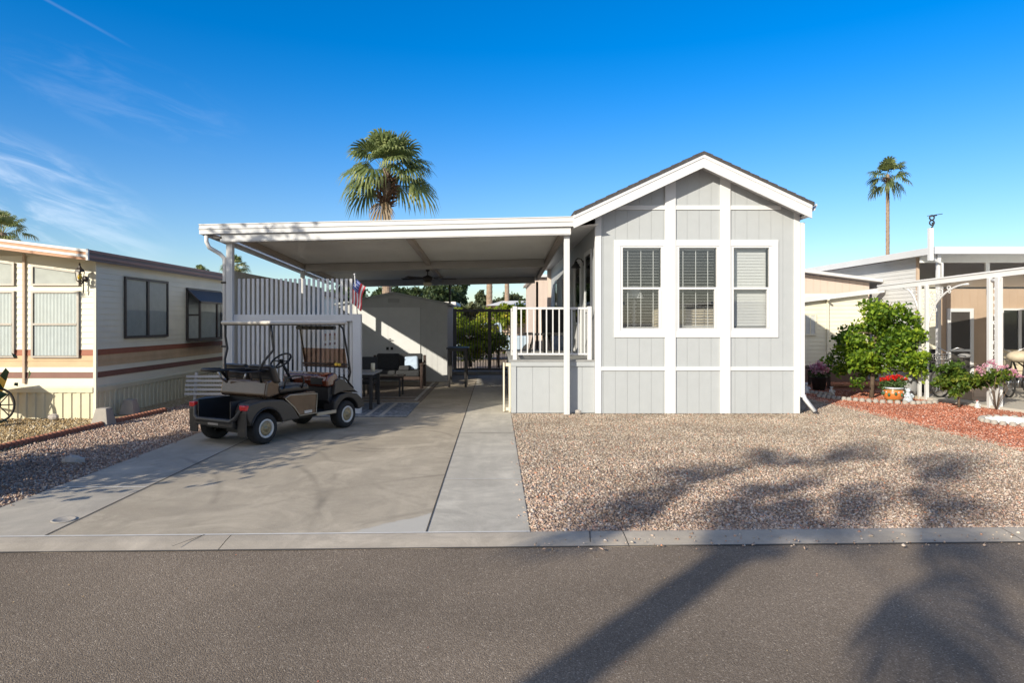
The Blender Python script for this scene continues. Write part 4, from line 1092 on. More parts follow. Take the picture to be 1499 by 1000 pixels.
for a in (lx0, lx1 - .08):
    boxo(a, a + .08, ly0 - .03, ly1, .58, .63, 'armrest', M['darkwood'], LS)
    boxo(a + .005, a + .075, ly0, ly0 + .07, 0, .58, 'leg', M['darkwood'], LS); boxo(a + .005, a + .075, ly1 - .07, ly1, 0, .8, 'leg', M['darkwood'], LS)
mb = MB(); mb.hexa([(-2.3, 17.15, .46), (-1.95, 17.1, .47), (-1.93, 17.28, .44), (-2.28, 17.34, .44), (-2.33, 17.32, .78), (-1.98, 17.28, .80), (-1.97, 17.4, .78), (-2.32, 17.44, .76)]); o = mb.build('pillow', M['bluepillow'], bevel=.05, seg=4); tagobj(o, 'pale blue pillow leaning on the right side of the loveseat', 'pillow')
mb = MB(); mb.hexa([(-2.42, 16.95, .455), (-2.16, 16.92, .455), (-2.13, 17.2, .455), (-2.39, 17.2, .455), (-2.42, 17.0, .56), (-2.16, 16.98, .58), (-2.13, 17.22, .56), (-2.39, 17.22, .55)]); o = mb.build('pillow', M['wicker'], bevel=.03); tagobj(o, 'small dark grey pillow lying on the seat of the loveseat', 'pillow')
def table(name, label, x0, x1, y0, y1, h, legw, tmat, lmat, cat='table'):
    t = thing(name, label, cat, ((x0 + x1) / 2, (y0 + y1) / 2, 0))
    boxo(x0, x1, y0, y1, h - .035, h, 'table_top', tmat, t, .006)
    for (a, b) in ((x0 + .04, y0 + .04), (x1 - .04 - legw, y0 + .04), (x1 - .04 - legw, y1 - .04 - legw), (x0 + .04, y1 - .04 - legw)):
        boxo(a, a + legw, b, b + legw, 0, h - .036, 'leg', lmat, t, .004)
    mb = MB(); mb.box(x0 + .06, x1 - .06, y0 + .05, y0 + .08, h - .09, h - .036); mb.box(x0 + .06, x1 - .06, y1 - .08, y1 - .05, h - .09, h - .036); mb.build('apron', lmat, t)
    return t
table('patio_table', 'dark table with grey top just behind the slat fence post', -3.3, -2.28, 12.75, 13.7, .70, .055, M['cloth_grey'], M['darkmetal'])
table('coffee_table', 'low dark coffee table in front of the charcoal loveseat', -2.95, -2.05, 14.9, 15.5, .47, .04, M['darkwood'], M['darkmetal'])
table('bar_table', 'tall narrow black bar table beside the corner of the shed', -1.26, -.70, 17.3, 18.1, 1.0, .06, M['darkmetal'], M['darkmetal'])
mb = MB(); mb.lathe([(0, .70), (.04, .70), (.04, .86), (.03, .865), (0, .85)], (-2.36, 13.1, 0), 16); o = mb.build('candle', M['candle']); tagobj(o, 'thick cream candle standing on the grey topped patio table', 'candle')
mb = MB(); mb.lathe([(0, .70), (.05, .70), (.11, .74), (.12, .78), (.11, .78), (.04, .72)], (-2.75, 13.2, 0), 18); o = mb.build('bowl', M['darkmetal']); tagobj(o, 'dark shallow bowl on the grey topped patio table', 'bowl')
def pchair(label, x, y, rz):
    t = thing('patio_chair', label, 'chair', (x, y, 0), rz)
    def lb(x0, x1, y0, y1, z0, z1, n, m_, bev=.008):
        mb = MB(); mb.box(x0, x1, y0, y1, z0, z1); return mb.build(n, m_, t, bevel=bev, local=True)
    lb(-.25, .25, -.25, .25, .38, .44, 'seat', M['wicker']); lb(-.25, .25, .21, .26, .46, .92, 'backrest', M['wicker'])
    for a in (-.24, .21):
        for b in (-.24, .22): lb(a, a + .03, b, b + .03, 0, .38, 'leg', M['darkmetal'], 0)
    return t
pchair('black patio chair tucked under the far side of the patio table', -2.75, 14.15, 0)
pchair('black patio chair behind the slat fence on the left side of the table', -3.75, 13.3, R(90))
# rugs
def rug(name, label, x0, x1, y0, y1, mat, z=.012):
    t = thing(name, label, 'rug', ((x0 + x1) / 2, (y0 + y1) / 2, 0))
    mb = MB(); mb.box(x0, x1, y0, y1, -.003, z); mb.build('pile', mat, t, bevel=.003)
    return t
r_ = rug('outdoor_rug', 'blue grey outdoor rug with pale stripes near the fence post', -3.3, -1.56, 11.9, 13.95, M['rug_a'])
mb = MB()
for xx in (-2.30, -2.05): mb.box(xx, xx + .07, 11.92, 13.93, .0125, .016)
mb.box(-3.3, -1.56, 11.91, 11.97, .0125, .0155); mb.box(-3.3, -1.56, 13.86, 13.93, .0125, .0155); mb.build('stripes', M['rug_stripe'], r_)
r_ = rug('outdoor_rug', 'large brown outdoor rug under the loveseat and coffee table', -3.6, -1.55, 14.15, 18.7, M['rug_b'])
mb = MB(); mb.box(-3.5, -1.65, 14.25, 14.32, .0125, .015); mb.box(-3.5, -1.65, 14.9, 14.93, .0125, .015); mb.box(-1.72, -1.65, 14.32, 18.6, .0125, .015); mb.build('border', M['rug_stripe'], r_)

# ================================================================== gate at the back
G = thing('metal_gate_fence', 'brown metal bar fence with gate across the back of the carport', 'fence', (-.4, 22, 0))
gy = 22.0
mb = MB(); mb.box(-1.38, .5, gy - .03, gy + .03, 1.98, 2.06); mb.build('top_rail', M['gatemetal'], G)
mb = MB(); mb.box(-1.38, .5, gy - .025, gy + .025, .06, .16); mb.build('bottom_rail', M['gatemetal'], G)
for xx in (-1.38, -.26, -.02 + .5):
    mb = MB(); mb.box(xx, xx + .11, gy - .05, gy + .05, 0, 2.08); mb.build('post', M['gatemetal'], G)
x = -1.22
while x < .46:
    if not (-.30 < x < -.14):
        mb = MB(); mb.box(x, x + .022, gy - .012, gy + .012, .16, 1.98); mb.build('bar', M['gatemetal'], G)
    x += .088
mb = MB(); mb.box(-1.36, .6, 21.3, 21.95, 0, .10); o = mb.build('step', M['cement']); tagobj(o, 'low concrete step in front of the brown bar gate', 'step')
G2 = thing('metal_bar_fence', 'thin dark bar fence standing beyond the brown gate', 'fence', (0, 27, 0))
mb = MB(); mb.box(-4, 3, 26.98, 27.02, 1.2, 1.24); mb.box(-4, 3, 26.98, 27.02, .15, .19); mb.build('rail', M['darkmetal'], G2)
mb = MB(); x = -4
while x < 3: mb.box(x, x + .018, 26.99, 27.01, .05, 1.22); x += .13
mb.build('bars', M['darkmetal'], G2)
# ================================================================== golf cart (local: x right, y forward)
GA = -math.atan2(.80, 1.43)
GC = thing('golf_cart', 'brown golf cart with white roof parked on the driveway before the slat fence', 'golf cart', (-3.59, 9.515, 0), GA)
def part(mb, name, mat, par=GC, bevel=0, seg=2): return mb.build(name, mat, par, bevel=bevel, local=True, seg=seg)
def wheel(x, y, rad=.212, wd=.19):
    s = 1 if x > 0 else -1; c = (x, y, rad)
    h = wd / 2
    prof = [(rad * .52, -h * .8), (rad * .62, -h), (rad * .88, -h * .98), (rad * .97, -h * .8), (rad, -h * .4), (rad, h * .4), (rad * .97, h * .8), (rad * .88, h * .98), (rad * .62, h), (rad * .52, h * .8)]
    mb = MB(); mb.lathe(prof, c, 36, 'x')
    for k in range(40):   # tread blocks
        a = 2 * math.pi * k / 40
        p = Vector((x, y + math.cos(a) * rad, rad + math.sin(a) * rad)); t = Vector((0, -math.sin(a), math.cos(a))) * .008; n_ = Vector((0, math.cos(a), math.sin(a))) * .006
        X = Vector((h * .62, 0, 0))
        mb.hexa([p - X - t - n_, p + X - t - n_, p + X + t - n_, p - X + t - n_, p - X - t + n_ * .6, p + X - t + n_ * .6, p + X + t + n_ * .6, p - X + t + n_ * .6])
    w_ = part(mb, 'wheel', M['rubber'])
    o = h * s
    mb = MB(); mb.lathe([(rad * .62, o * .95), (rad * .60, o * 1.04), (rad * .50, o * 1.02), (rad * .47, o * .8)], c, 30, 'x'); part(mb, 'rim', M['hubwhite'], w_)
    mb = MB(); mb.lathe([(rad * .47, o * .80), (rad * .42, o * .95), (rad * .30, o * 1.0), (rad * .18, o * .90), (rad * .15, o * 1.06), (0.001, o * 1.1)], c, 24, 'x')
    for k in range(5):
        a = 2 * math.pi * k / 5; mb.ball((x + o * .99, y + math.cos(a) * rad * .33, rad + math.sin(a) * rad * .33), .012, n=6, m=4)
    part(mb, 'hubcap', M['hub'], w_)
for (x, y) in ((.46, 0), (-.46, 0), (.44, 1.64), (-.44, 1.64)): wheel(x, y)
mb = MB(); mb.tube([(-.4, 0, .2), (.4, 0, .2)], .035, 8); mb.box(-.12, .12, -.1, .12, .13, .3); part(mb, 'rear_axle', M['darkmetal'])
mb = MB(); mb.tube([(-.4, 1.64, .2), (.4, 1.64, .2)], .025, 8); part(mb, 'front_axle', M['darkmetal'])
mb = MB(); mb.box(-.28, .28, -.3, 1.85, .22, .275); part(mb, 'chassis', M['darkmetal'])
def arc(cy, cz, r, a0, a1, n): return [(cy + r * math.cos(R(a0 + (a1 - a0) * i / n)), cz + r * math.sin(R(a0 + (a1 - a0) * i / n))) for i in range(n + 1)]
# rear side bodies with wheel arch
prof = [(-.32, .36)] + [(-.35, .46), (-.30, .57), (-.1, .60), (.2, .585), (.30, .57), (.42, .50), (.50, .42), (.60, .27), (.30, .27)] + arc(0, .215, .275, 8, 168, 12)
for s in (-1, 1):
    mb = MB(); a, b = sorted((.34 * s, .57 * s)); mb.prism(prof, 'x', a, b); part(mb, 'rear_fender', M['cartgrey'], bevel=.018)
# fender arch flare (dark)
for s in (-1, 1):
    mb = MB(); pts = arc(0, .215, .275, 15, 165, 14)
    mb.tube([(.572 * s, p[0], p[1]) for p in pts], .011, 8); part(mb, 'fender_flare', M['black'])
    mb = MB(); x0, x1 = sorted((.40 * s, .565 * s))
    mb.hexa([(x0, -.35, .14), (x1, -.35, .14), (x1, -.335, .14), (x0, -.335, .14), (x0, -.36, .45), (x1, -.36, .45), (x1, -.345, .45), (x0, -.345, .45)]); part(mb, 'mud_flap', M['cartgrey'], bevel=.004)
# side panels brown below the seat
prof = [(.36, .57), (.50, .44), (.60, .31), (.94, .31), (.96, .60), (.90, .64), (.42, .64), (.30, .60)]
for s in (-1, 1):
    mb = MB(); a, b = sorted((.30 * s, .555 * s)); mb.prism(prof, 'x', a, b); part(mb, 'side_panel', M['cartbody'], bevel=.015)
    mb = MB(); xx = .562 * s; mb.tube([(xx, .33, .585), (xx, .50, .445), (xx, .605, .315), (xx, .93, .315), (xx, .95, .60), (xx, .42, .625)], .008, 6, closed=True); part(mb, 'piping', M['carttan'])
    mb = MB(); mb.box(*sorted((.5555 * s, .558 * s)), .70, .85, .335, .375); part(mb, 'decal', M['cartroof'])
# seat base + deck between
mb = MB(); mb.box(-.335, .335, .15, .90, .28, .60); part(mb, 'seat_box', M['cartbody'])
# bag well
mb = MB(); t = .02
mb.box(-.33, .33, -.40, .14, .30, .33); mb.box(-.33, -.31, -.40, .14, .33, .60); mb.box(.31, .33, -.40, .14, .33, .60); mb.box(-.31, .31, .12, .14, .33, .66)
for k in range(7): mb.box(-.27 + k * .09, -.255 + k * .09, -.38, .118, .3305, .345)
part(mb, 'bag_well', M['black'])
mb = MB(); mb.tube([(-.50, -.24, .57), (-.47, -.33, .53), (-.40, -.385, .38), (-.33, -.40, .335), (.33, -.40, .335), (.40, -.385, .38), (.47, -.33, .53), (.50, -.24, .57)], [.018, .022, .03, .034, .034, .03, .022, .018], 10)
mb.box(-.38, .38, -.415, -.36, .26, .335); part(mb, 'rear_bumper', M['cartgrey'], bevel=.01)
mb = MB(); mb.box(-.10, .10, -.42, -.4155, .275, .305); part(mb, 'badge', M['chrome'])
for s in (-1, 1):
    mb = MB(); mb.box(*sorted((.44 * s, .565 * s)), -.365, -.30, .485, .555); part(mb, 'tail_light', M['redlens'], bevel=.012)
# body shell behind the seat
prof = [(.10, .60), (.06, .64), (.10, .84), (.17, .86), (.30, .85), (.36, .64)]
mb = MB(); mb.prism(prof, 'x', -.46, .46); part(mb, 'rear_cowl', M['cartbody'], bevel=.03, seg=3)
# seat
mb = MB(); mb.box(-.50, .50, .30, .86, .645, .76); part(mb, 'seat', M['vinyl'], bevel=.045, seg=3)
for s in (-1, 1):
    a, b = sorted((.03 * s, .50 * s))
    mb = MB(); mb.hexa([(a, .21, .80), (b, .21, .80), (b, .34, .80), (a, .34, .80), (a, .12, 1.06), (b, .12, 1.06), (b, .22, 1.06), (a, .22, 1.06)]); part(mb, 'seat_back', M['vinyl'], bevel=.04, seg=3)
    mb = MB(); mb.tube([(.50 * s, .36, .72), (.545 * s, .36, .86), (.55 * s, .50, .89), (.55 * s, .66, .88), (.545 * s, .70, .80), (.50 * s, .70, .70)], .012, 8); part(mb, 'hip_rail', M['black'])
# bag rack
mb = MB(); mb.tube([(-.36, .10, .86), (-.36, -.02, .99), (-.36, -.30, 1.00), (-.30, -.36, 1.00), (-.05, -.36, 1.00), (.0, -.3, 1.0), (.0, .10, .99)], .022, 8)
mb.tube([(-.45, .14, 1.0), (.45, .14, 1.0)], .018, 8); mb.tube([(.1, .12, .98), (.1, -.22, .99), (.18, -.28, .99), (.38, -.24, .98), (.40, .12, .98)], .016, 8); part(mb, 'bag_rack', M['black'])
mb = MB(); mb.tube([(-.30, -.10, .97), (-.30, -.04, .86), (-.30, .06, .80)], .016, 6); mb.tube([(.05, .10, .96), (.05, .06, .86)], .016, 6); part(mb, 'rack_bracket', M['chrome'])
# floor + rocker
mb = MB(); mb.box(-.52, .52, .965, 1.42, .27, .305)
for k in range(12): mb.box(-.48 + k * .08, -.45 + k * .08, .98, 1.40, .3055, .312)
part(mb, 'floor', M['black'])
for s in (-1, 1):
    mb = MB(); mb.box(*sorted((.521 * s, .56 * s)), .96, 1.36, .265, .315); part(mb, 'sill_plate', M['carttan'], bevel=.006)
# front body
prof = [(1.36, .28), (1.30, .36), (1.38, .72), (1.44, .80), (1.52, .82), (1.68, .74), (1.95, .58), (2.06, .46), (2.10, .34), (2.06, .27), (1.96, .27)] + arc(1.64, .215, .26, 12, 168, 12)
for s in (-1, 1):
    mb = MB(); a, b = sorted((.32 * s, .54 * s)); pr = [(1.33, .27), (1.34, .44), (1.45, .53), (1.64, .555), (1.86, .52), (2.0, .42), (2.05, .30), (1.94, .27)] + arc(1.64, .215, .255, 12, 168, 12)
    mb.prism(pr, 'x', a, b); part(mb, 'front_fender', M['black'], bevel=.015)
prof = [(1.42, .28), (1.38, .50), (1.42, .76), (1.50, .80), (1.66, .74), (1.92, .58), (2.08, .46), (2.12, .34), (2.06, .26)]
mb = MB(); mb.prism(prof, 'x', -.319, .319); part(mb, 'front_cowl', M['cartbody'], bevel=.03, seg=3)
for s in (-1, 1):
    mb = MB(); a, b = sorted((.3195 * s, .50 * s)); mb.prism([(1.38, .535), (1.42, .75), (1.50, .78), (1.62, .74), (1.86, .57), (1.95, .52), (1.84, .56), (1.64, .575), (1.5, .565)], 'x', a, b); part(mb, 'front_cowl_side', M['cartgrey'], bevel=.012)
mb = MB(); mb.tube([(-.58, 1.0, .0)] * 2, .001, 3) if False else None
# dash with burl
mb = MB(); mb.prism([(1.26, .66), (1.24, .76), (1.28, .84), (1.40, .88), (1.50, .84), (1.50, .68)], 'x', -.47, .47); dsh = part(mb, 'dashboard', M['burl'], bevel=.03, seg=3)
mb = MB(); mb.prism([(1.40, .31), (1.30, .45), (1.30, .66), (1.38, .66), (1.40, .5)], 'x', -.45, .45); part(mb, 'footwell', M['black'], bevel=.01)
mb = MB(); mb.box(.15, .38, 1.235, 1.25, .70, .80); mb.box(-.42, -.30, 1.235, 1.25, .70, .80); part(mb, 'glove_recess', M['black'], dsh)
# steering
mb = MB(); mb.tube([(-.24, 1.36, .52), (-.25, 1.12, .90), (-.25, 1.03, 1.03)], [.028, .022, .02], 8); part(mb, 'steering_column', M['black'])
ct = Vector((-.25, 1.01, 1.06)); ax = Vector((0, -.62, .78)).normalized(); u = Vector((1, 0, 0)); v = ax.cross(u)
mb = MB(); mb.tube([ct + (u * math.cos(a) + v * math.sin(a)) * .165 for a in [2 * math.pi * k / 28 for k in range(28)]], .015, 8, closed=True)
for a in (R(0), R(180), R(-90)): mb.tube([ct - ax * .02, ct + (u * math.cos(a) + v * math.sin(a)) * .16], .012, 6)
mb.ball(tuple(ct), .04, .04, .025, 10, 6); part(mb, 'steering_wheel', M['black'])
# roof
mb = MB(); mb.box(-.50, .50, .10, 1.68, 1.622, 1.672); part(mb, 'roof', M['cartroof'], bevel=.022, seg=3)
mb = MB(); mb.box(-.47, .47, .13, 1.65, 1.606, 1.621); part(mb, 'roof_liner', M['cartgrey'])
for s in (-1, 1):
    mb = MB(); mb.tube([(.46 * s, .16, 1.62), (.475 * s, .17, 1.45), (.47 * s, .20, 1.27), (.40 * s, .10, 1.12), (.34 * s, .06, .98), (.34 * s, .10, .82)], .017, 8); part(mb, 'roof_strut', M['black'])
    mb = MB(); mb.tube([(.43 * s, 1.56, 1.62), (.46 * s, 1.62, 1.55), (.47 * s, 1.74, 1.05), (.47 * s, 1.78, .86), (.45 * s, 1.74, .66)], .016, 8); part(mb, 'roof_strut', M['black'])
    mb = MB(); mb.tube([(.47 * s, 1.50, .80), (.46 * s, 1.66, .78), (.44 * s, 1.88, .60)], .014, 6); part(mb, 'brace', M['black'])
# windshield (two panes, lower one brown)
mb = MB(); mb.hexa([(-.45, 1.625, 1.24), (.45, 1.625, 1.24), (.45, 1.631, 1.24), (-.45, 1.631, 1.24), (-.43, 1.575, 1.60), (.43, 1.575, 1.60), (.43, 1.581, 1.60), (-.43, 1.581, 1.60)]); part(mb, 'windshield_upper', M['plex'])
mb = MB(); mb.hexa([(-.46, 1.72, .93), (.46, 1.72, .93), (.46, 1.726, .93), (-.46, 1.726, .93), (-.46, 1.66, 1.235), (.46, 1.66, 1.235), (.46, 1.666, 1.235), (-.46, 1.666, 1.235)]); part(mb, 'windshield_lower', M['plextint'])
mb = MB(); mb.tube([(-.47, 1.70, .94), (.47, 1.70, .94)], .014, 6); mb.tube([(-.47, 1.70, .98), (.47, 1.70, .98)], .02, 6); part(mb, 'windshield_rail', M['darkwood'])
# wide mirror under roof
mb = MB(); mb.tube([(-.40, 1.50, 1.565), (.40, 1.50, 1.565)], .032, 10)
for k in range(5): mb.box(-.38 + k * .155, -.25 + k * .155, 1.462, 1.47, 1.54, 1.59)
part(mb, 'wide_mirror', M['black'])
mb = MB(); mb.ball((.34, 1.60, .99), .035, .03, .03, 8, 6); mb.ball((.40, 1.60, .985), .03, .03, .025, 8, 6); o = mb.build('toy_ornament', M['yellow'], GC, local=True)
mb = MB(); mb.tube([(.16, 1.24, .33), (.16, 1.16, .38)], .012, 6); mb.box(.10, .22, 1.13, 1.16, .35, .43); mb.box(-.12, 0, 1.13, 1.16, .35, .43); part(mb, 'pedal', M['darkmetal'])
# ================================================================== left trailer
T = thing('cream_trailer', 'cream trailer home with rust and tan stripes and striped low roof edge', 'house', (-8.5, 11.75, 0))
TX, TY, TX0, TYB = -6.89, 11.75, -12.4, 30.5
tt = lambda x: 2.74 + .13 * min(max(0, TX - x), 2 * 2.75 - max(0, TX - x))      # sloping top, ridge in the middle
bands = [('wall', 1.18, None, 'cream'), ('rust_stripe', 1.08, 1.18, 'rust'), ('tan_stripe', .885, 1.08, 'tanstripe'), ('wall', .79, .885, 'cream'), ('brown_stripe', .69, .79, 'brownstripe'), ('wall', .555, .69, 'cream')]
mbc = MB()
for nm, z0, z1, mt in bands:
    tgt = mbc if mt == 'cream' else MB()
    if z1 is None:
        lap(tgt, 'x', TX0, TX - .03, TY, z0, 3.5, h=.10, d=.010, ztop=tt)
        lap(tgt, 'y', TY + .03, TYB, TX, z0, 2.72, sgn=1, h=.10, d=.010)
    else:
        lap(tgt, 'x', TX0, TX - .03, TY, z0, z1, h=.10, d=.010); lap(tgt, 'y', TY + .03, TYB, TX, z0, z1, sgn=1, h=.10, d=.010)
    if tgt is not mbc: tgt.build(nm, M[mt], T)
mbc.build('wall', M['cream'], T)
mb = MB(); mb.box(TX - .035, TX + .016, TY - .016, TY + .035, .0, 2.73); mb.build('corner_trim', M['cream'], T, bevel=.003)
mb = MB()
mb.prism([(TY - .03, .44), (TY - .03, .52), (TY - .012, .555), (TY + .02, .555), (TY + .02, .44)], 'x', TX0, TX - .036); mb.prism([(TX + .03, .44), (TX + .03, .52), (TX + .012, .555), (TX - .02, .555), (TX - .02, .44)], 'y', TY + .036, TYB); mb.build('skirt_cap', M['skirt'], T)
mb = MB(); corrugated(mb, 'x', TX0, TX - .036, TY, -.02, .44, pitch=.155); corrugated(mb, 'y', TY + .036, TYB, TX, -.02, .44, sgn=1, pitch=.155); mb.build('skirting', M['skirt'], T)
# roof with striped edge
mb = MB(); YF_ = 11.32; xs = [-6.78, -9.64, -12.5]
for a, b in zip(xs, xs[1:]):
    za, zb = tt(a) + .12, tt(b) + .12
    mb.hexa([(b, YF_ + .02, zb - .10), (a, YF_ + .02, za - .10), (a, TYB + .2, za - .10), (b, TYB + .2, zb - .10), (b, YF_ + .02, zb - .02), (a, YF_ + .02, za - .02), (a, TYB + .2, za - .02), (b, TYB + .2, zb - .02)])
mb.build('roof', M['whiteroof'], T)
e1, e2 = MB(), MB()
for k in range(4):
    tgt = e1 if k % 2 == 0 else e2
    for a, b in zip(xs, xs[1:]):
        za, zb = tt(a) + .12 - k * .045, tt(b) + .12 - k * .045; o_ = .012 if k % 2 == 0 else 0
        tgt.hexa([(b, YF_ - o_, zb - .044), (a, YF_ - o_, za - .044), (a, YF_ + .019, za - .044), (b, YF_ + .019, zb - .044), (b, YF_ - o_, zb), (a, YF_ - o_, za), (a, YF_ + .019, za), (b, YF_ + .019, zb)])
e1.build('roof_edge', M['whiteroof'], T); e2.build('roof_edge_stripe', M['roofedge'], T)
e1 = MB(); e2 = MB()
for k in range(4):
    z = 2.86 - k * .045; (e1 if k % 2 else e2).box(-6.78, -6.762 + (.01 if k % 2 == 0 else 0), YF_ + .02, TYB + .2, z - .044, z)
e1.build('side_roof_edge', M['browntrim'], T); e2.build('side_roof_edge', M['roofedge_b'], T)
mb = MB(); mb.box(-6.79, -6.755, YF_ - .02, YF_ + .019, 2.68, 2.87); mb.build('edge_cap', M['whiteroof'], T)
# front windows
def wframe(mb, x0, x1, z0a, z1l, z1r, y, f=.035, d=.03):
    mb.box(x0, x0 + f, y - d, y - .001, z0a, z1l); mb.box(x1 - f, x1, y - d, y - .001, z0a, z1r)
    mb.box(x0 + f, x1 - f, y - d, y - .001, z0a, z0a + f)
    mb.hexa([(x0 + f, y - d, z1l - f), (x1 - f, y - d, z1r - f), (x1 - f, y - .001, z1r - f), (x0 + f, y - .001, z1l - f), (x0 + f, y - d, z1l), (x1 - f, y - d, z1r), (x1 - f, y - .001, z1r), (x0 + f, y - .001, z1l)])
y0 = TY - .012
for (x0, x1) in ((-7.98, -7.16), (-9.25, -8.27)):
    mb = MB(); wframe(mb, x0, x1, 1.04, 2.19, 2.19, y0); mb.box(x0 + .035, x1 - .035, y0 - .034, y0 - .001, 1.60, 1.635)
    wo = mb.build('window', M['alframe'], T)
    mb = MB()
    k = 0; x = x0 + .04
    while x < x1 - .05:
        mb.quad((x, y0 - .004, 1.08), (x + .03, y0 - .010, 1.08), (x + .03, y0 - .010, 2.15), (x, y0 - .004, 2.15)); mb.quad((x + .03, y0 - .010, 1.08), (x + .06, y0 - .004, 1.08), (x + .06, y0 - .004, 2.15), (x + .03, y0 - .010, 2.15)); x += .06
    mb.build('curtain', M['curtain'], wo)
    mb = MB(); mb.box(x0 + .035, x1 - .035, y0 - .022, y0 - .019, 1.07, 2.16); mb.build('glass', M['glassdark'], wo)
for (x0, x1, zl, zr) in ((-7.98, -7.16, 2.64, 2.53), (-9.25, -8.27, 2.80, 2.68)):
    mb = MB(); wframe(mb, x0, x1, 2.28, zl, zr, y0); wo = mb.build('window', M['alframe'], T)
    mb = MB(); mb.add([(x0 + .03, y0 - .005, 2.31), (x1 - .03, y0 - .005, 2.31), (x1 - .03, y0 - .005, zr - .03), (x0 + .03, y0 - .005, zl - .03)], [(0, 1, 2, 3)]); mb.build('curtain', M['curtain2'], wo)
    mb = MB(); mb.add([(x0 + .03, y0 - .02, 2.31), (x1 - .03, y0 - .02, 2.31), (x1 - .03, y0 - .02, zr - .03), (x0 + .03, y0 - .02, zl - .03)], [(0, 1, 2, 3)]); mb.build('glass', M['glassdark'], wo)
mb = MB(); mb.box(-8.125, -8.085, y0 - .03, y0 - .001, .60, 2.83); mb.build('vertical_strip', M['stucco'], T)
# side windows
xs_ = TX + .012
def sidewin(y0, y1, z0, z1, mull=True):
    f = .045; mb = MB(); a, b = xs_ + .001, xs_ + .035
    mb.box(a, b, y0, y0 + f, z0, z1); mb.box(a, b, y1 - f, y1, z0, z1); mb.box(a, b, y0 + f, y1 - f, z0, z0 + f); mb.box(a, b, y0 + f, y1 - f, z1 - f, z1)
    if mull: m = (y0 + y1) / 2; mb.box(a, b + .004, m - .035, m + .035, z0 + f, z1 - f)
    wo = mb.build('window', M['bronze'], T)
    mb = MB(); mb.box(xs_ + .003, xs_ + .006, y0 + f, y1 - f, z0 + f, z1 - f); mb.build('curtain', M['curtain2'], wo)
    mb = MB(); mb.box(xs_ + .02, xs_ + .023, y0 + f, y1 - f, z0 + f, z1 - f); mb.build('glass', M['glassdark'], wo)
sidewin(12.62, 14.28, 1.35, 2.50)
sidewin(19.6, 21.0, 1.35, 2.40)
# projecting bay window with sloped glass top
bw0, bw1, bz0, bz1 = 15.15, 17.05, 1.24, 2.42; bo = .32
mb = MB(); a, b = xs_, xs_ + bo; f = .045
mb.box(a, b, bw0, bw1, bz0, bz0 + .05)
for yy in (bw0, (bw0 + bw1) / 2 - .02, bw1 - f): mb.box(b - f, b, yy, yy + f, bz0 + .05, bz1 - .30)
mb.box(b - f, b, bw0 + f, bw1 - f, bz1 - .345, bz1 - .30)
for yy in (bw0, bw1 - f):
    mb.hexa([(a, yy, bz1 - .05), (b, yy, bz1 - .345), (b, yy + f, bz1 - .345), (a, yy + f, bz1 - .05), (a, yy, bz1), (b, yy, bz1 - .30), (b, yy + f, bz1 - .30), (a, yy + f, bz1)])
    mb.box(a, a + f, yy, yy + f, bz0 + .05, bz1 - .05)
    mb.box(a + f, b - f, yy + .005, yy + f - .005, bz0 + .55, bz0 + .59)
mb.box(a, a + .03, bw0 + f, bw1 - f, bz1 - .04, bz1)
wo = mb.build('bay_window', M['bronze'], T)
mb = MB(); mb.hexa([(a + .01, bw0 + f, bz1 - .03), (b - .005, bw0 + f, bz1 - .325), (b - .005, bw1 - f, bz1 - .325), (a + .01, bw1 - f, bz1 - .03), (a + .01, bw0 + f, bz1 - .02), (b - .005, bw0 + f, bz1 - .315), (b - .005, bw1 - f, bz1 - .315), (a + .01, bw1 - f, bz1 - .02)]); mb.build('sloped_glass', mk('dark_sloped_glass', (.06, .062, .068), .55, .1, 3), wo)
mb = MB(); mb.box(b - .02, b - .016, bw0 + f, bw1 - f, bz0 + .05, bz1 - .345); mb.add([(a + f, bw0 + .02, bz0 + .05), (b - f, bw0 + .02, bz0 + .05), (b - f, bw0 + .02, bz1 - .33), (a + f, bw0 + .02, bz1 - .08)], [(0, 1, 2, 3)]); mb.build('glass', M['glassdark'], wo)
mb = MB(); mb.box(a + .003, a + .006, bw0 + f, bw1 - f, bz0 + .05, bz1 - .04); mb.build('curtain', M['curtain2'], wo)
# coach lantern by the corner
LN = thing('wall_lantern', 'old black coach lantern with yellow bulb on the cream trailer corner', 'lantern', (-7.06, 11.70, 2.25))
mb = MB(); mb.lathe([(0, 0), (.05, 0), (.05, .02), (0, .02)], (-7.06, 11.715, 2.40), 12, 'y'); mb.tube([(-7.06, 11.70, 2.38), (-7.06, 11.63, 2.30), (-7.06, 11.58, 2.34)], .012, 6); mb.tube([(-7.06, 11.69, 2.38), (-7.06, 11.68, 2.15)], .01, 6); mb.build('bracket', M['bronze'], LN)
mb = MB(); mb.lathe([(.01, 2.32), (.05, 2.35), (.055, 2.36), (.02, 2.36)], (-7.06, 11.58, 0), 6, smooth=False); mb.lathe([(.085, 2.51), (.075, 2.54), (.03, 2.58), (.012, 2.62), (.02, 2.64), (0.001, 2.67)], (-7.06, 11.58, 0), 6, smooth=False)
for k in range(6):
    q = k * math.pi / 3; mb.tube([(-7.06 + .052 * math.cos(q), 11.58 + .052 * math.sin(q), 2.36), (-7.06 + .08 * math.cos(q), 11.58 + .08 * math.sin(q), 2.51)], .006, 4)
mb.build('cage', M['bronze'], LN)
mb = MB(); mb.ball((-7.06, 11.58, 2.42), .035, .035, .05, 10, 8); mb.build('bulb', M['amber'], LN)
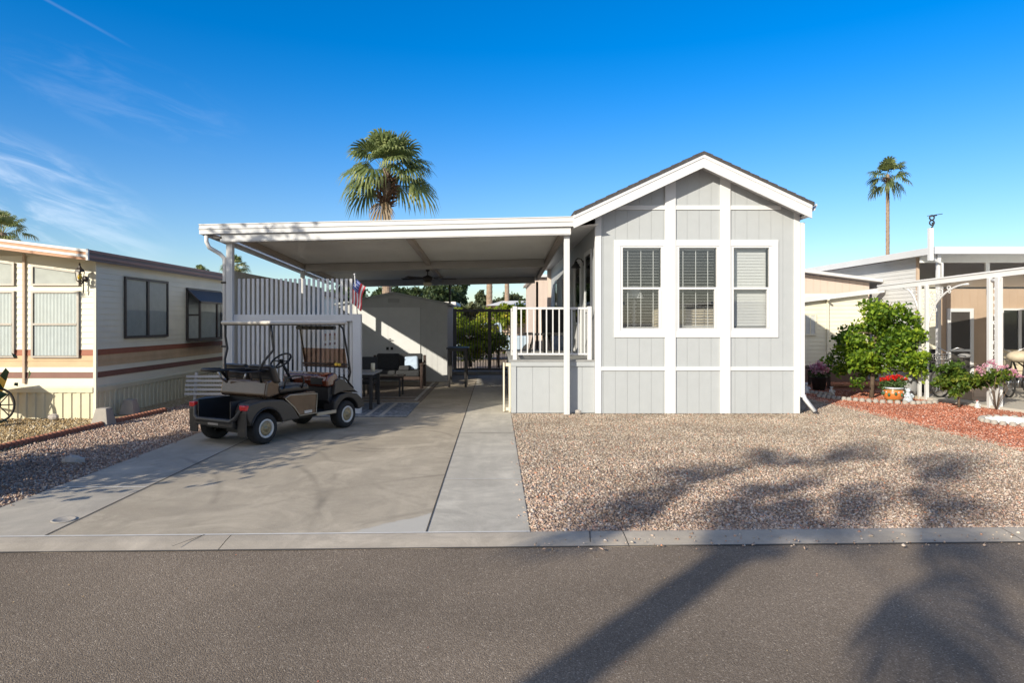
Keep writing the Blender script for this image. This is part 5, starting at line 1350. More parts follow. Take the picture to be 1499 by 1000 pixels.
# white slatted bench between trailer and carport
SB = thing('slatted_bench', 'white slatted garden bench between the cream trailer and the golf cart', 'bench', (-5.95, 13.6, 0))
for k in range(5):
    mb = MB(); z = .20 + k * .085; mb.hexa([(-6.2, 13.58 + k * .02, z), (-5.3, 13.58 + k * .02, z), (-5.3, 13.60 + k * .02, z), (-6.2, 13.60 + k * .02, z), (-6.2, 13.59 + k * .02, z + .045), (-5.3, 13.59 + k * .02, z + .045), (-5.3, 13.61 + k * .02, z + .045), (-6.2, 13.61 + k * .02, z + .045)]); mb.build('slat', M['alum'], SB)
for xx in (-6.05, -5.45):
    mb = MB(); mb.hexa([(xx, 13.62, 0), (xx + .05, 13.62, 0), (xx + .05, 13.66, 0), (xx, 13.66, 0), (xx, 13.72, .64), (xx + .05, 13.72, .64), (xx + .05, 13.76, .64), (xx, 13.76, .64)]); mb.build('leg', M['alum'], SB)
# precast blocks
for (x, y, s, lab) in ((-6.32, 11.0, 1, 'sunlit concrete pier block at the corner of the cream trailer'), (-6.62, 12.35, .95, 'shaded concrete pier block farther back along the cream trailer wall')):
    mb = MB(); a, b, h = .14 * s, .085 * s, .27 * s
    mb.hexa([(x - a, y - a, -.01), (x + a, y - a, -.01), (x + a, y + a, -.01), (x - a, y + a, -.01), (x - b, y - b, h), (x + b, y - b, h), (x + b, y + b, h), (x - b, y + b, h)])
    o = mb.build('pier_block', M['cement'], bevel=.01); tagobj(o, lab, 'concrete block')
# scalloped terracotta edging
path = [(-6.5, 7.6), (-6.46, 8.6), (-6.38, 9.6), (-6.30, 10.6), (-6.22, 11.6), (-6.12, 12.7)]
pts = []
for (a, b), (c, d) in zip(path, path[1:]):
    for k in range(12): pts.append((a + (c - a) * k / 12, b + (d - b) * k / 12))
mb = MB()
for (x, y) in pts:
    mb.lathe([(.045, -.02), (.045, .045), (.036, .062), (.018, .072), (0.0005, .074)], (x, y, 0), 9)
o = mb.build('garden_edging', M['terra']); tagobj(o, 'scalloped terracotta edging between golden and pink gravel', 'edging')
mb = MB(); mb.ball((-4.98, 8.05, .02), .13, .09, .065, 12, 8, .12); o = mb.build('rock', M['rock']); tagobj(o, 'pale flat rock lying in the shaded pink gravel', 'rock')
# wheeled garden ornament, partly out of frame at the left
WO = thing('garden_cart', 'old wheeled planter cart with yellow tub at the left edge by the cream skirting', 'planter', (-8.35, 11.25, 0))
cx, cy, cz = -8.16, 11.2, .29
mb = MB(); mb.tube([(cx + .27 * math.cos(a) * .75, cy + .27 * math.cos(a) * .3, cz + .27 * math.sin(a)) for a in [2 * math.pi * k / 28 for k in range(28)]], .018, 6, closed=True)
for k in range(8):
    a = k * math.pi / 4; mb.tube([(cx, cy, cz), (cx + .26 * math.cos(a) * .75, cy + .26 * math.cos(a) * .3, cz + .26 * math.sin(a))], .010, 5)
mb.ball((cx, cy, cz), .04, n=8, m=6); mb.build('wheel', M['rubber'], WO)
mb = MB(); mb.hexa([(-8.6, 11.1, .34), (-8.25, 11.1, .34), (-8.25, 11.35, .34), (-8.6, 11.35, .34), (-8.7, 11.05, .66), (-8.13, 11.05, .76), (-8.13, 11.4, .76), (-8.7, 11.4, .66)]); mb.build('tub', M['yellow'], WO, bevel=.02)
mb = MB(); mb.tube([(cx, cy, cz), (-8.5, 11.2, .36), (-8.95, 11.2, .45)], .02, 6); mb.tube([(-8.6, 11.2, .34), (-8.65, 11.2, .0)], .02, 6); mb.build('frame', M['darkwood'], WO)
mb = MB(); mb.lathe([(0, 0), (.10, 0), (.115, .10), (.10, .17), (.05, .21), (.06, .24), (0, .24)], (-8.02, 10.75, 0), 12); o = mb.build('stone_urn', M['rock']); tagobj(o, 'small pale stone urn standing on gravel before the wheeled planter', 'urn')
mb = MB(); mb.ball((-7.45, 11.5, .05), .09, .06, .06, 9, 6, .1); o = mb.build('rock', M['rock']); tagobj(o, 'grey rock against the cream corrugated skirting', 'rock')

# ================================================================== right neighbour
NB = thing('neighbour_house', 'light grey sided house with tall flat awning roof and tan patio wall on the right', 'house', (13, 17.4, 0))
wx, wy = 10.75, 17.4
mb = MB(); lap(mb, 'y', wy + .02, 27, wx, 0, 3.3, sgn=-1, h=.10, d=.012); mb.build('side_wall', M['greysid'], NB)
mb = MB(); grooved(mb, 'x', 11.27, 22, wy, 0, 2.5, .203, ()); mb.quad((wx + .01, wy, 2.5), (22, wy, 2.5), (22, 19.2, 2.5), (wx + .01, 19.2, 2.5)); mb.build('patio_wall', M['tanwall'], NB)
mb = MB(); lap(mb, 'x', wx + .02, 22, 19.2, 2.5, 3.3, h=.1); mb.build('upper_wall', M['greysid'], NB)
mb = MB(); lap(mb, 'x', wx, 11.26, wy, 0, 2.5, h=.10, d=.012); mb.build('siding_panel', M['cream'], NB)
mb = MB(); mb.box(11.24, 11.30, wy - .03, wy - .001, 0, 2.5); mb.box(wx - .03, wx + .03, wy - .03, wy + .03, 0, 3.3); mb.build('corner_trim', M['stucco'], NB)
mb = MB()
mb.box(11.48, 11.57, wy - .05, wy - .001, .02, 2.0); mb.box(12.06, 12.15, wy - .05, wy - .001, .02, 2.0); mb.box(11.57, 12.06, wy - .05, wy - .001, 1.91, 2.0); mb.box(11.57, 12.06, wy - .05, wy - .001, .90, .96); mb.box(11.57, 12.06, wy - .05, wy - .001, .02, .2)
d_ = mb.build('door', M['trim'], NB, bevel=.004)
mb = MB(); mb.box(11.57, 12.06, wy - .03, wy - .026, .2, .9); mb.box(11.57, 12.06, wy - .03, wy - .026, .96, 1.91); mb.build('screen', mk('dark_screen', (.05, .045, .04), .6, .1, 3), d_)
mb = MB(); mb.box(11.72, 11.80, wy - .024, wy - .02, .2, 1.9); mb.build('curtain', M['curtain2'], d_)
mb = MB(); f = .05
x0, x1, z0, z1 = 12.86, 14.6, .1, 2.0
mb.box(x0, x0 + f, wy - .05, wy - .001, z0, z1); mb.box(x1 - f, x1, wy - .05, wy - .001, z0, z1); mb.box(x0 + f, x1 - f, wy - .05, wy - .001, z1 - f, z1); mb.box(x0 + f, x1 - f, wy - .05, wy - .001, z0, z0 + f); mb.box(13.28, 13.36, wy - .055, wy - .001, z0 + f, z1 - f)
wo = mb.build('sliding_door', M['trim'], NB)
mb = MB(); mb.box(x0 + f, x1 - f, wy - .03, wy - .026, z0 + f, z1 - f); mb.build('glass', mk('dark_patio_glass', (.025, .03, .03), .08, .2, 3, coat=.5), wo)
# upper roof
mb = MB()
mb.box(10.42, 22, 16.2, 27.5, 3.34, 3.42); mb.box(10.36, 10.42, 16.14, 27.5, 3.27, 3.44); mb.box(10.42, 22, 16.14, 16.2, 3.27, 3.44); mb.build('upper_roof', M['alum'], NB, bevel=.005)
mb = MB(); y = 16.4
while y < 19.1: mb.box(10.8, 22, y, y + .02, 3.315, 3.339); y += .15
mb.box(10.5, 22, 16.85, 16.92, 3.12, 3.314)
mb.box(12.1, 12.2, 16.86, 16.91, 2.6, 3.12); mb.build('roof_underside', M['pan'], NB)
mb = MB(); mb.tube([(10.42, 16.3, 3.26), (10.30, 16.15, 3.2), (10.42, 16.2, 3.12), (10.62, 16.25, 3.05), (10.62, 16.25, 2.3)], .035, 8); mb.build('downspout', M['alum'], NB)
mb = MB(); mb.box(10.55, 10.63, 16.3, 16.38, 0, 3.33); mb.build('post', M['alum'], NB)
# small pink beige annex with cream lower wall
AN = thing('annex', 'low pink beige annex with cream siding and one small window behind the citrus tree', 'house', (9.2, 18.5, 0))
ay = 19.2
mb = MB(); lap(mb, 'x', 7.2, 10.3, ay - .3, .45, 2.44, h=.11, d=.012); mb.build('lower_wall', M['cream'], AN)
mb = MB(); grooved(mb, 'x', 6.9, 10.5, ay, 2.2, lambda x: 3.06 - .13 * (x - 8.2), .203, ()); mb.build('upper_wall', M['pinkwall'], AN)
mb = MB(); mb.hexa([(6.8, ay - .3, 3.26), (10.72, ay - .3, 2.76), (10.72, 24, 2.76), (6.8, 24, 3.26), (6.8, ay - .3, 3.34), (10.72, ay - .3, 2.84), (10.72, 24, 2.84), (6.8, 24, 3.34)]); mb.build('roof', M['alum'], AN)
mb = MB(); mb.hexa([(7.4, 18.72, 2.06), (10.66, 18.72, 2.47), (10.66, 18.88, 2.47), (7.4, 18.88, 2.06), (7.4, 18.72, 2.19), (10.66, 18.72, 2.60), (10.66, 18.88, 2.60), (7.4, 18.88, 2.19)]); mb.build('eave_board', M['alum'], AN)
mb = MB(); mb.box(7.2, 10.3, ay - .29, ay - .2, 0, .45); mb.build('skirting', M['browntrim'], AN)
mb = MB(); x0, x1, z0, z1, y = 8.52, 8.86, 1.28, 1.88, ay - .315
mb.box(x0, x0 + .04, y - .03, y - .001, z0, z1); mb.box(x1 - .04, x1, y - .03, y - .001, z0, z1); mb.box(x0 + .04, x1 - .04, y - .03, y - .001, z0, z0 + .04); mb.box(x0 + .04, x1 - .04, y - .03, y - .001, z1 - .04, z1); mb.box(.5 * (x0 + x1) - .01, .5 * (x0 + x1) + .01, y - .03, y - .001, z0 + .04, z1 - .04)
wo = mb.build('window', M['cream'], AN); mb = MB(); mb.box(x0 + .04, x1 - .04, y - .015, y - .012, z0 + .04, z1 - .04); mb.build('glass', M['curtain2'], wo)
mb = MB(); mb.box(9.14, 9.19, y - .05, y - .001, .45, 2.25); mb.tube([(9.16, y - .05, 2.22), (9.06, y - .3, 2.28)], .03, 6); mb.build('downspout', M['cream'], AN)
mb = MB(); mb.box(8.2, 10.6, 16.9, 18.1, .42, .46); mb.box(8.25, 8.31, 16.95, 17.01, 0, .42); mb.box(10.5, 10.56, 16.95, 17.01, 0, .42); mb.box(8.25, 8.31, 18.0, 18.06, 0, .42)
o = mb.build('plant_bench', M['darkwood']); tagobj(o, 'low dark bench in the shade before the annex skirting', 'bench')
# patio awning: edge line
AW = thing('patio_awning', 'long low white patio awning on paired posts with scrollwork', 'awning', (9.4, 14, 0))
A0 = Vector((8.12, 18.72, 0)); A1 = Vector((10.35, 9.6, 0)); ud = (A1 - A0).normalized(); nd = Vector((-ud.y, ud.x, 0)); nd = nd if nd.x > 0 else -nd
def ez(p): return 2.235 + .046 * ((p - A0).length)
def awp(t, n, z): p = A0 + ud * t; return (p.x + nd.x * n, p.y + nd.y * n, 2.235 + .046 * t + z)
Lw = (A1 - A0).length
mb = MB(); 
mb.hexa([awp(3.0, 0, 0), awp(Lw, 0, 0), awp(Lw, .06, 0), awp(3.0, .06, 0), awp(3.0, 0, .13), awp(Lw, 0, .13), awp(Lw, .06, .13), awp(3.0, .06, .13)])
mb.hexa([awp(3.0, -.02, .10), awp(Lw, -.02, .10), awp(Lw, -.001, .10), awp(3.0, -.001, .10), awp(3.0, -.02, .132), awp(Lw, -.02, .132), awp(Lw, -.001, .132), awp(3.0, -.001, .132)]); mb.build('front_gutter', M['alum'], AW, bevel=.004)
mb = MB(); mb.hexa([awp(3.4, .062, .05), awp(Lw, .062, .05), awp(Lw, 8, .17), awp(3.4, 8, .17), awp(3.4, .062, .09), awp(Lw, .062, .09), awp(Lw, 8, .21), awp(3.4, 8, .21)])
mb.build('roof_panel', M['pan'], AW)
def proj_t(px):   # parameter along the edge for a ground bearing
    q = (px - 726) / 1000.; return (q * A0.y - A0.x) / (ud.x - q * ud.y)
def apost(px, w_=.075):
    t = proj_t(px); p = A0 + ud * t; mb = MB(); h = w_ / 2
    mb.box(p.x - h, p.x + h, p.y - h, p.y + h, -.01, 2.235 + .046 * t); mb.build('post', M['alum'], AW, bevel=.004); return t
tA1, tA2 = apost(1346.5, .06), apost(1357, .065); tB1, tB2 = apost(1449.5, .075), apost(1462.5, .095)
# curved brackets with scrolls
def scroll(mb, t0, z0, r, turns, dirn, ph=0):
    pts = []
    for k in range(18):
        a = ph + dirn * turns * 2 * math.pi * k / 17; rr = r * (1 - .8 * k / 17)
        t = t0 + rr * math.cos(a); p = awp(t, 0.03, 0); pts.append((p[0], p[1], z0 + rr * math.sin(a)))
    mb.tube(pts, .010, 5)
mb = MB()
for (t0, s, R_) in ((tA2, 1, .95), (tA1, -1, .45)):
    pts = []
    for k in range(15):
        a = math.pi / 2 * k / 14; t = t0 + s * R_ * (1 - math.cos(a)); z = 2.235 + .046 * t0 - 1.0 + .98 * math.sin(a)
        p = awp(t, .03, 0); pts.append((p[0], p[1], z))
    mb.tube(pts, .022, 6)
mb.build('curved_brace', M['alum'], AW)
mb = MB(); zz = 2.235 + .046 * tA2
for (dt, dz, r) in ((.12, -.22, .10), (.30, -.14, .09), (.14, -.45, .09), (.50, -.08, .06), (.10, -.62, .06)): scroll(mb, tA2 + dt, zz + dz, r, 1.4, 1, dt * 9); scroll(mb, tA2 + dt + .02, zz + dz - .08, r * .7, 1.2, -1, dt * 5)
for (dt, dz, r) in ((-.12, -.2, .09), (-.12, -.42, .08), (-.25, -.12, .06)): scroll(mb, tA1 + dt, zz + dz, r, 1.4, -1, 2)
for (ta, tb) in ((tA1, tA2), (tB1, tB2)):
    m_ = (ta + tb) / 2; z = .35
    while z < 2.3:
        scroll(mb, m_, z, .05, 1.1, 1 if int(z * 10) % 2 else -1, z * 3); z += .13
mb.build('scrollwork', M['alum'], AW)
mb = MB(); p = awp(tB2, 0, 0); q = awp(tB1, 0, 0); mb.tube([(q[0], q[1] - .05, q[2] - .05), (p[0], p[1] - .05, p[2] - .05)], .03, 8); mb.build('pipe_elbow', M['alum'], AW)
# patio slab
mb = MB(); q0 = A0 + ud * 3.6; q1 = A1
mb.prism([(q0.x - .03, q0.y), (q1.x - .03, q1.y), (20, q1.y), (20, 17.38), (q0.x + 1, 17.38)], 'z', -.02, .05)
struct('patio_slab', mb, M['conc_main'], label='tan concrete patio slab under the awning')
# mast with antenna
AT = thing('tv_antenna', 'black ring shaped tv antenna on a white mast above the neighbour roof', 'antenna', (10.5, 16.1, 2.9))
mb = MB(); mb.box(10.17, 10.26, 16.0, 16.09, 3.10, 3.86); mb.build('mast', M['alum'], AT)
mb = MB(); ax_, ay_ = 10.25, 16.05
mb.tube([(10.22, ay_, 3.84), (10.28, ay_, 3.93), (10.26, ay_, 4.0)], .018, 6)
for zc_ in (3.99, 4.11): mb.tube([(ax_ + .055 * math.cos(a), ay_, zc_ + .055 * math.sin(a)) for a in [2 * math.pi * k / 16 for k in range(16)]], .016, 6, closed=True)
mb.build('rings', M['black'], AT)
mb = MB(); mb.tube([(10.14, ay_, 4.15), (10.30, ay_, 4.17), (10.50, ay_, 4.20)], .008, 5); mb.tube([(10.20, ay_, 4.14), (10.36, ay_, 4.17)], .02, 5); mb.build('boom', M['darkmetal'], AT)

# pots and figurines
PT = thing('flower_pot', 'orange painted pot with bright red geraniums in front of the citrus tree', 'flower pot', (8.30, 14.25, 0))
cx, cy = 8.30, 14.25
mb = MB(); mb.lathe([(0, 0), (.12, 0), (.15, .03), (.20, .14), (.19, .22), (.16, .25), (.19, .29), (.175, .295), (.14, .25), (0, .25)], (cx, cy, 0), 28); mb.build('pot', M['terrapot'], PT)
mb = MB()
for k in range(10):
    a = k * 2 * math.pi / 10; r = .199; mb.ball((cx + r * math.cos(a), cy + r * math.sin(a), .15 + .02 * (k % 2)), .03, .03, .04, 7, 5)
mb.lathe([(.152, .03), (.158, .045), (.153, .06)], (cx, cy, 0), 24); mb.lathe([(.165, .235), (.17, .25), (.165, .262)], (cx, cy, 0), 24); mb.build('glaze_flowers', M['greenglaze'], PT)
mb = MB()
for k in range(10):
    a = (k + .5) * 2 * math.pi / 10; r = .193; mb.ball((cx + r * math.cos(a), cy + r * math.sin(a), .20), .016, .016, .016, 6, 4)
mb.lathe([(.188, .27), (.194, .29), (.18, .298)], (cx, cy, 0), 24); mb.build('glaze_dots', M['blueglaze'], PT)
mb = MB(); leaves(mb, [(cx, cy, .36, .26, .24, .12)], 900, .05, 21, 30, .3); mb.build('leaves', LEAF['gflag'], PT)
for (a, b, c) in ((-.17, -.06, .47), (-.05, -.1, .50), (.06, -.05, .51), (.16, -.08, .47), (.22, 0, .44), (-.02, .08, .5), (-.2, .04, .45), (.1, .1, .5)):
    mb = MB(); leaves(mb, [(cx + a, cy + b, c, .055, .055, .045)], 70, .032, int(100 + a * 99), 12, .4); mb.build('flower_head', LEAF['red'], PT)
def figurine(name, label, cat, x, y, h, mat=None, hat=None):
    t = thing(name, label, cat, (x, y, 0)); r = h * .30
    mb = MB(); mb.lathe([(0, 0), (r, 0), (r * 1.05, h * .12), (r * .85, h * .35), (r * .6, h * .55), (r * .35, h * .66), (.001, h * .68)], (x, y, 0), 16)
    for s in (-1, 1): mb.tube([(x + s * r * .6, y - r * .2, h * .56), (x + s * r * 1.05, y - r * .5, h * .40), (x + s * r * .5, y - r * 1.0, h * .36)], [r * .22, r * .2, r * .16], 8); mb.ball((x + s * r * .5, y - r * .8, h * .05), r * .42, r * .6, h * .07, 10, 6)
    mb.build('body', mat or M['figurine'], t)
    mb = MB(); mb.ball((x, y - r * .1, h * .78), r * .52, r * .5, h * .17, 14, 10); mb.ball((x, y - r * .62, h * .76), r * .14, r * .14, r * .14, 8, 6)
    for s in (-1, 1): mb.ball((x + s * r * .5, y, h * .90), r * .17, r * .1, r * .22, 8, 6)
    mb.build('head', mat or M['figurine'], t)
    if hat: mb = MB(); mb.lathe([(r * .5, h * .84), (r * .52, h * .87), (r * .2, h * .98), (.001, h * 1.02)], (x, y, 0), 14); mb.build('hat', hat, t)
    return t
figurine('garden_figurine', 'pale grey and blue glazed figurine right beside the geranium pot', 'figurine', 8.52, 14.12, .30, M['blueglaze'])
figurine('garden_figurine', 'small white figurine with red hat lying low on red gravel beside the small citrus bush', 'figurine', 9.25, 13.12, .15, M['figurine'], M['figred'])
figurine('garden_figurine', 'white figurine left in the shade beside the annex flower pot', 'figurine', 7.22, 15.9, .26, M['figurine'])
figurine('garden_figurine', 'white ball shaped figurine at the shaded stone edging', 'figurine', 7.62, 15.5, .20, M['figurine'])
P2 = thing('flower_pot', 'dark pot of pink and white flowers in the shade left of the citrus tree', 'flower pot', (7.85, 16.6, 0))
mb = MB(); mb.lathe([(0, 0), (.13, 0), (.19, .30), (.21, .32), (.17, .32), (.15, .27), (0, .27)], (7.85, 16.6, 0), 22); mb.build('pot', M['darkmetal'], P2)
mb = MB(); leaves(mb, [(7.85, 16.6, .38, .22, .2, .10)], 350, .06, 31, 20, .3); mb.build('leaves', LEAF['gflag'], P2)
mb = MB(); leaves(mb, [(7.85, 16.55, .56, .20, .18, .14)], 420, .07, 32, 16, .35); mb.build('flowers', LEAF['pink'], P2)
# scalloped cement edging pieces
def edging(name, label, pts, r=.055, h=.07, step=.11):
    mb = MB()
    for (a, b), (c, d) in zip(pts, pts[1:]):
        n = max(1, int(math.hypot(c - a, d - b) / step))
        for k in range(n):
            x, y = a + (c - a) * k / n, b + (d - b) * k / n
            mb.lathe([(r, -.02), (r, h * .6), (r * .7, h * .9), (.0005, h)], (x, y, 0), 8)
    o = mb.build(name, M['cement']); tagobj(o, label, 'edging'); return o
edging('stone_edging', 'curved grey stone edging in front of the geranium pot', [(7.1, 15.0), (7.45, 14.4), (7.9, 13.95), (8.4, 13.75), (8.9, 13.85), (9.1, 14.1)])
edging('stone_edging', 'grey stone edging in the shade along the annex planting', [(6.6, 16.3), (7.2, 16.0), (7.6, 15.3), (7.1, 15.05)][:3])
ring = [(8.62 + .52 * math.cos(a), 11.25 + .5 * math.sin(a)) for a in [2 * math.pi * k / 24 for k in range(25)]]
edging('stone_ring', 'ring of low grey stones holding white pebbles at the right edge', ring, .05, .06, .1)
rg = random.Random(9); mb = MB()
for k in range(420):
    a, r = rg.uniform(0, 6.28), .44 * math.sqrt(rg.random()); s = rg.uniform(.018, .034)
    mb.ball((8.62 + r * math.cos(a), 11.25 + r * math.sin(a), .015 + rg.uniform(0, .015)), s, s * rg.uniform(.6, .95), s * .65, 6, 4, .15, rg)
o = mb.build('white_pebbles', mk('white_pebble', (.74, .73, .70), .8, .12, 40)); tagobj(o, 'bed of bright white pebbles inside the stone ring', 'pebbles', kind='stuff')

# covered wheel shape, bicycles and patio clutter
mb = MB(); mb.ball((9.0, 14.95, .22), .24, .12, .24, 18, 12); o = mb.build('covered_wheel', M['cloth_grey']); tagobj(o, 'round grey fabric cover leaning beside the first pair of awning posts', 'cover')
def bicycle(label, x, y, rz, seatmat, basket):
    t = thing('bicycle', label, 'bicycle', (x, y, .05), rz)
    def pt(mb, n, m_, par=t): return mb.build(n, m_, par, local=True)
    for wx_ in (-.52, .52):
        mb = MB(); mb.tube([(wx_ + .31 * math.cos(a), 0, .32 + .31 * math.sin(a)) for a in [2 * math.pi * k / 30 for k in range(30)]], .02, 6, closed=True); w_ = pt(mb, 'wheel', M['rubber'])
        mb = MB()
        for k in range(14):
            a = k * math.pi / 7; mb.tube([(wx_, 0, .32), (wx_ + .29 * math.cos(a), 0, .32 + .29 * math.sin(a))], .003, 3)
        mb.ball((wx_, 0, .32), .03, n=8, m=5); pt(mb, 'spokes', M['chrome'], w_)
    mb = MB(); S_ = (-.18, 0, .80); B = (-.08, 0, .28); Hd = (.34, 0, .84)
    mb.tube([S_, B], .018, 6); mb.tube([B, Hd], .020, 6); mb.tube([(-.16, 0, .7), Hd], .016, 6); mb.tube([B, (-.52, 0, .32)], .014, 6); mb.tube([(-.16, 0, .7), (-.52, 0, .32)], .012, 6); mb.tube([(.33, 0, .92), (.36, 0, .78), (.52, 0, .32)], .016, 6)
    mb.box(-.72, -.35, -.02, .02, .655, .67); pt(mb, 'frame', M['darkmetal'])
    mb = MB(); mb.tube([(.20, -.28, 1.02), (.32, -.22, 1.06), (.33, 0, .96), (.32, .22, 1.06), (.20, .28, 1.02)], .013, 6); mb.tube([(.33, 0, .92), (.33, 0, .97)], .014, 6); pt(mb, 'handlebar', M['chrome'])
    mb = MB(); mb.ball((-.20, 0, .87), .16, .11, .055, 14, 8); mb.tube([(-.19, 0, .84), (-.18, 0, .76)], .014, 6); pt(mb, 'saddle', seatmat)
    mb = MB(); mb.tube([(-.08, -.07, .28), (-.05, -.07, .14)], .012, 5); mb.tube([(-.08, .07, .28), (-.11, .07, .42)], .012, 5); mb.lathe([(.09, -.05), (.09, -.045), (.02, -.045)], (-.08, 0, .28), 16, 'y'); pt(mb, 'crank', M['chrome'])
    if basket:
        mb = MB()
        for k in range(5):
            z = .70 + k * .055; s = .14 + k * .012
            mb.tube([(.56 - s, -s, z), (.56 + s, -s, z), (.56 + s, s, z), (.56 - s, s, z)], .006, 4, closed=True)
        for k in range(12):
            a = k * math.pi / 6; mb.tube([(.56 + .15 * math.cos(a), .15 * math.sin(a), .70), (.56 + .2 * math.cos(a), .2 * math.sin(a), .93)], .004, 3)
        pt(mb, 'basket', M['chrome'])
    return t
bicycle('bicycle with a grey covered saddle behind the small citrus bush on the patio', 9.95, 14.7, R(200), M['cloth_grey'], True)
bicycle('bicycle with grey saddle near the sliding glass door at the right edge', 10.75, 14.0, R(75), M['cloth_grey'], True)
mb = MB(); mb.ball((10.5, 13.7, .95), .22, .2, .12, 14, 8); o = mb.build('cloth_bundle', M['beige'], bevel=0); o.location.z = .84; tagobj(o, 'tan cloth bundle on the bicycle basket at the right edge', 'bundle')
def chair2(label, x, y, rz, m1):
    t = thing('patio_chair', label, 'chair', (x, y, .05), rz)
    def lb(a, b, c, d, e, f, n, m_): mb = MB(); mb.box(a, b, c, d, e, f); return mb.build(n, m_, t, local=True, bevel=.006)
    lb(-.25, .25, -.22, .25, .40, .46, 'seat', m1); lb(-.25, .25, .24, .28, .46, .95, 'backrest', m1)
    for a in (-.24, .21):
        for b in (-.22, .24): lb(a, a + .03, b, b + .03, 0, .40, 'leg', M['darkmetal'])
    return t
chair2('dark patio chair between the tan patio door and the awning posts', 10.6, 16.2, R(20), M['wicker'])
chair2('tan patio chair by the sliding glass door', 12.2, 15.9, R(-15), M['beige'])
mb = MB(); mb.box(9.7, 10.3, 13.9, 14.3, .05, .30); mb.box(9.72, 10.28, 13.88, 13.899, .12, .22); o = mb.build('storage_box', M['stucco'], bevel=.01); tagobj(o, 'low tan storage box on the patio beside the paired white posts', 'box')
# ornamental shade plant behind trunk
mb = MB(); mb.lathe([(0, .05), (.14, .05), (.2, .30), (.17, .30), (0, .26)], (9.75, 15.6, 0), 18); o = mb.build('plant_pot', M['darkmetal']); tagobj(o, 'dark empty plant pot at the patio edge under the awning', 'pot')

# ================================================================== backdrop buildings
BB = thing('far_house', 'tan stucco house with pale low roof beyond the brown bar gate', 'house', (0.5, 40, 0))
mb = MB(); mb.box(-.2, 7, 40, 48, 0, 2.6); mb.build('wall', M['stucco'], BB)
mb = MB(); mb.hexa([(-.6, 39.6, 2.6), (7.4, 39.6, 2.6), (7.4, 48.4, 2.6), (-.6, 48.4, 2.6), (.4, 42, 2.95), (6.4, 42, 2.95), (6.4, 46, 2.95), (.4, 46, 2.95)]); mb.build('roof', M['whiteroof'], BB)
B2 = thing('beige_trailer', 'beige sided trailer behind the grey house seen past the deck', 'house', (1.9, 27, 0))
mb = MB(); grooved(mb, 'x', 1.45, 5.5, 25.2, 0, 3.3, .3, ()); grooved(mb, 'y', 25.2, 33, 1.45, 0, 3.3, .3, (), sgn=-1); mb.build('wall', M['pinkwall'], B2)
mb = MB(); mb.box(1.3, 5.6, 25.0, 33.2, 3.3, 3.4); mb.build('roof', M['alum'], B2)
B3 = thing('far_trailer', 'long white trailer far behind the garden shed', 'house', (-14, 46, 0))
mb = MB(); lap(mb, 'x', -30, -3, 46, 0, 2.8, h=.2); mb.box(-30, -3, 46.1, 52, 0, 2.8); mb.build('wall', M['cream'], B3)
mb = MB(); mb.box(-30.3, -2.7, 45.7, 52.3, 2.8, 3.0); mb.build('roof', M['whiteroof'], B3)
TK = thing('pale_blue_truck', 'pale blue pickup truck beyond the brown bar gate', 'truck', (-1.2, 31, 0))
mb = MB(); mb.prism([(-2.9, .45), (-2.9, .95), (-1.6, 1.0), (-1.2, 1.6), (.2, 1.62), (.35, 1.05), (2.2, 1.0), (2.3, .5), (1.9, .4), (-2.5, .4)], 'y', 30.4, 32.0); o = mb.build('body', M['carblue'], TK, bevel=.05)
mb = MB(); mb.prism([(-1.45, 1.05), (-1.12, 1.52), (.1, 1.54), (.2, 1.05)], 'y', 30.38, 30.399); mb.build('window', M['vinyl'], TK)
for xx in (-2.0, 1.5):
    mb = MB(); mb.lathe([(.001, 30.36), (.2, 30.36), (.34, 30.38), (.36, 30.45), (.36, 30.6)], (xx, 0, .36), 20, 'y'); mb.build('wheel', M['rubber'], TK)

# ================================================================== trees
def R3(x, y, z): return (x, y, z)
tree('citrus_tree', 'tall bright green citrus tree beside the red geraniums', 'tree', (8.2, 14.9, 0),
     [(8.45, 14.85, 1.30, .62, .62, .85), (8.0, 15.0, 1.15, .62, .6, .75), (8.85, 14.7, .95, .5, .5, .55), (8.3, 14.7, 1.85, .42, .42, .38), (7.85, 15.1, .75, .45, .5, .45), (8.75, 14.8, 1.5, .4, .4, .4)], 9500, .095, LEAF['bright'], 11, .045, (8.3, 14.9, 1.5), clumps=150, spread=.16)
tree('citrus_bush', 'small citrus bush with a bare stem in the red gravel near the paired awning posts', 'bush', (8.92, 13.15, 0),
     [(8.75, 13.15, .60, .30, .30, .26), (9.1, 13.2, .52, .32, .3, .22), (8.62, 13.1, .78, .2, .2, .2), (9.35, 13.2, .48, .22, .22, .16), (8.95, 13.15, .38, .35, .3, .14)], 1900, .085, LEAF['mid'], 12, .022, (8.92, 13.15, .5), clumps=55, spread=.24)
FP = thing('flowering_plant', 'tall pink and white flowering plant in front of the thick awning post', 'plant', (9.42, 12.85, 0))
mb = MB(); rg = random.Random(4)
for k in range(9): mb.tube([(9.42, 12.85, 0), (9.42 + rg.uniform(-.2, .2), 12.85 + rg.uniform(-.1, .1), .4), (9.42 + rg.uniform(-.45, .45), 12.85 + rg.uniform(-.2, .2), .72)], .006, 5)
mb.build('stem', M['bark'], FP)
mb = MB(); leaves(mb, [(9.35, 12.85, .64, .42, .22, .14)], 620, .07, 41, 30, .3); mb.build('leaves', LEAF['mid'], FP)
for (a, c) in ((-.36, .78), (-.22, .84), (-.08, .86), (.05, .80), (-.28, .70), (.16, .82), (.26, .74), (.33, .70), (.38, .62), (.22, .66), (-.05, .74), (-.15, .92)):
    mb = MB(); leaves(mb, [(9.40 + a, 12.78, c, .06, .06, .045)], 46, .036, int(300 + a * 77), 10, .4); mb.build('flower_head', LEAF['pink'], FP)
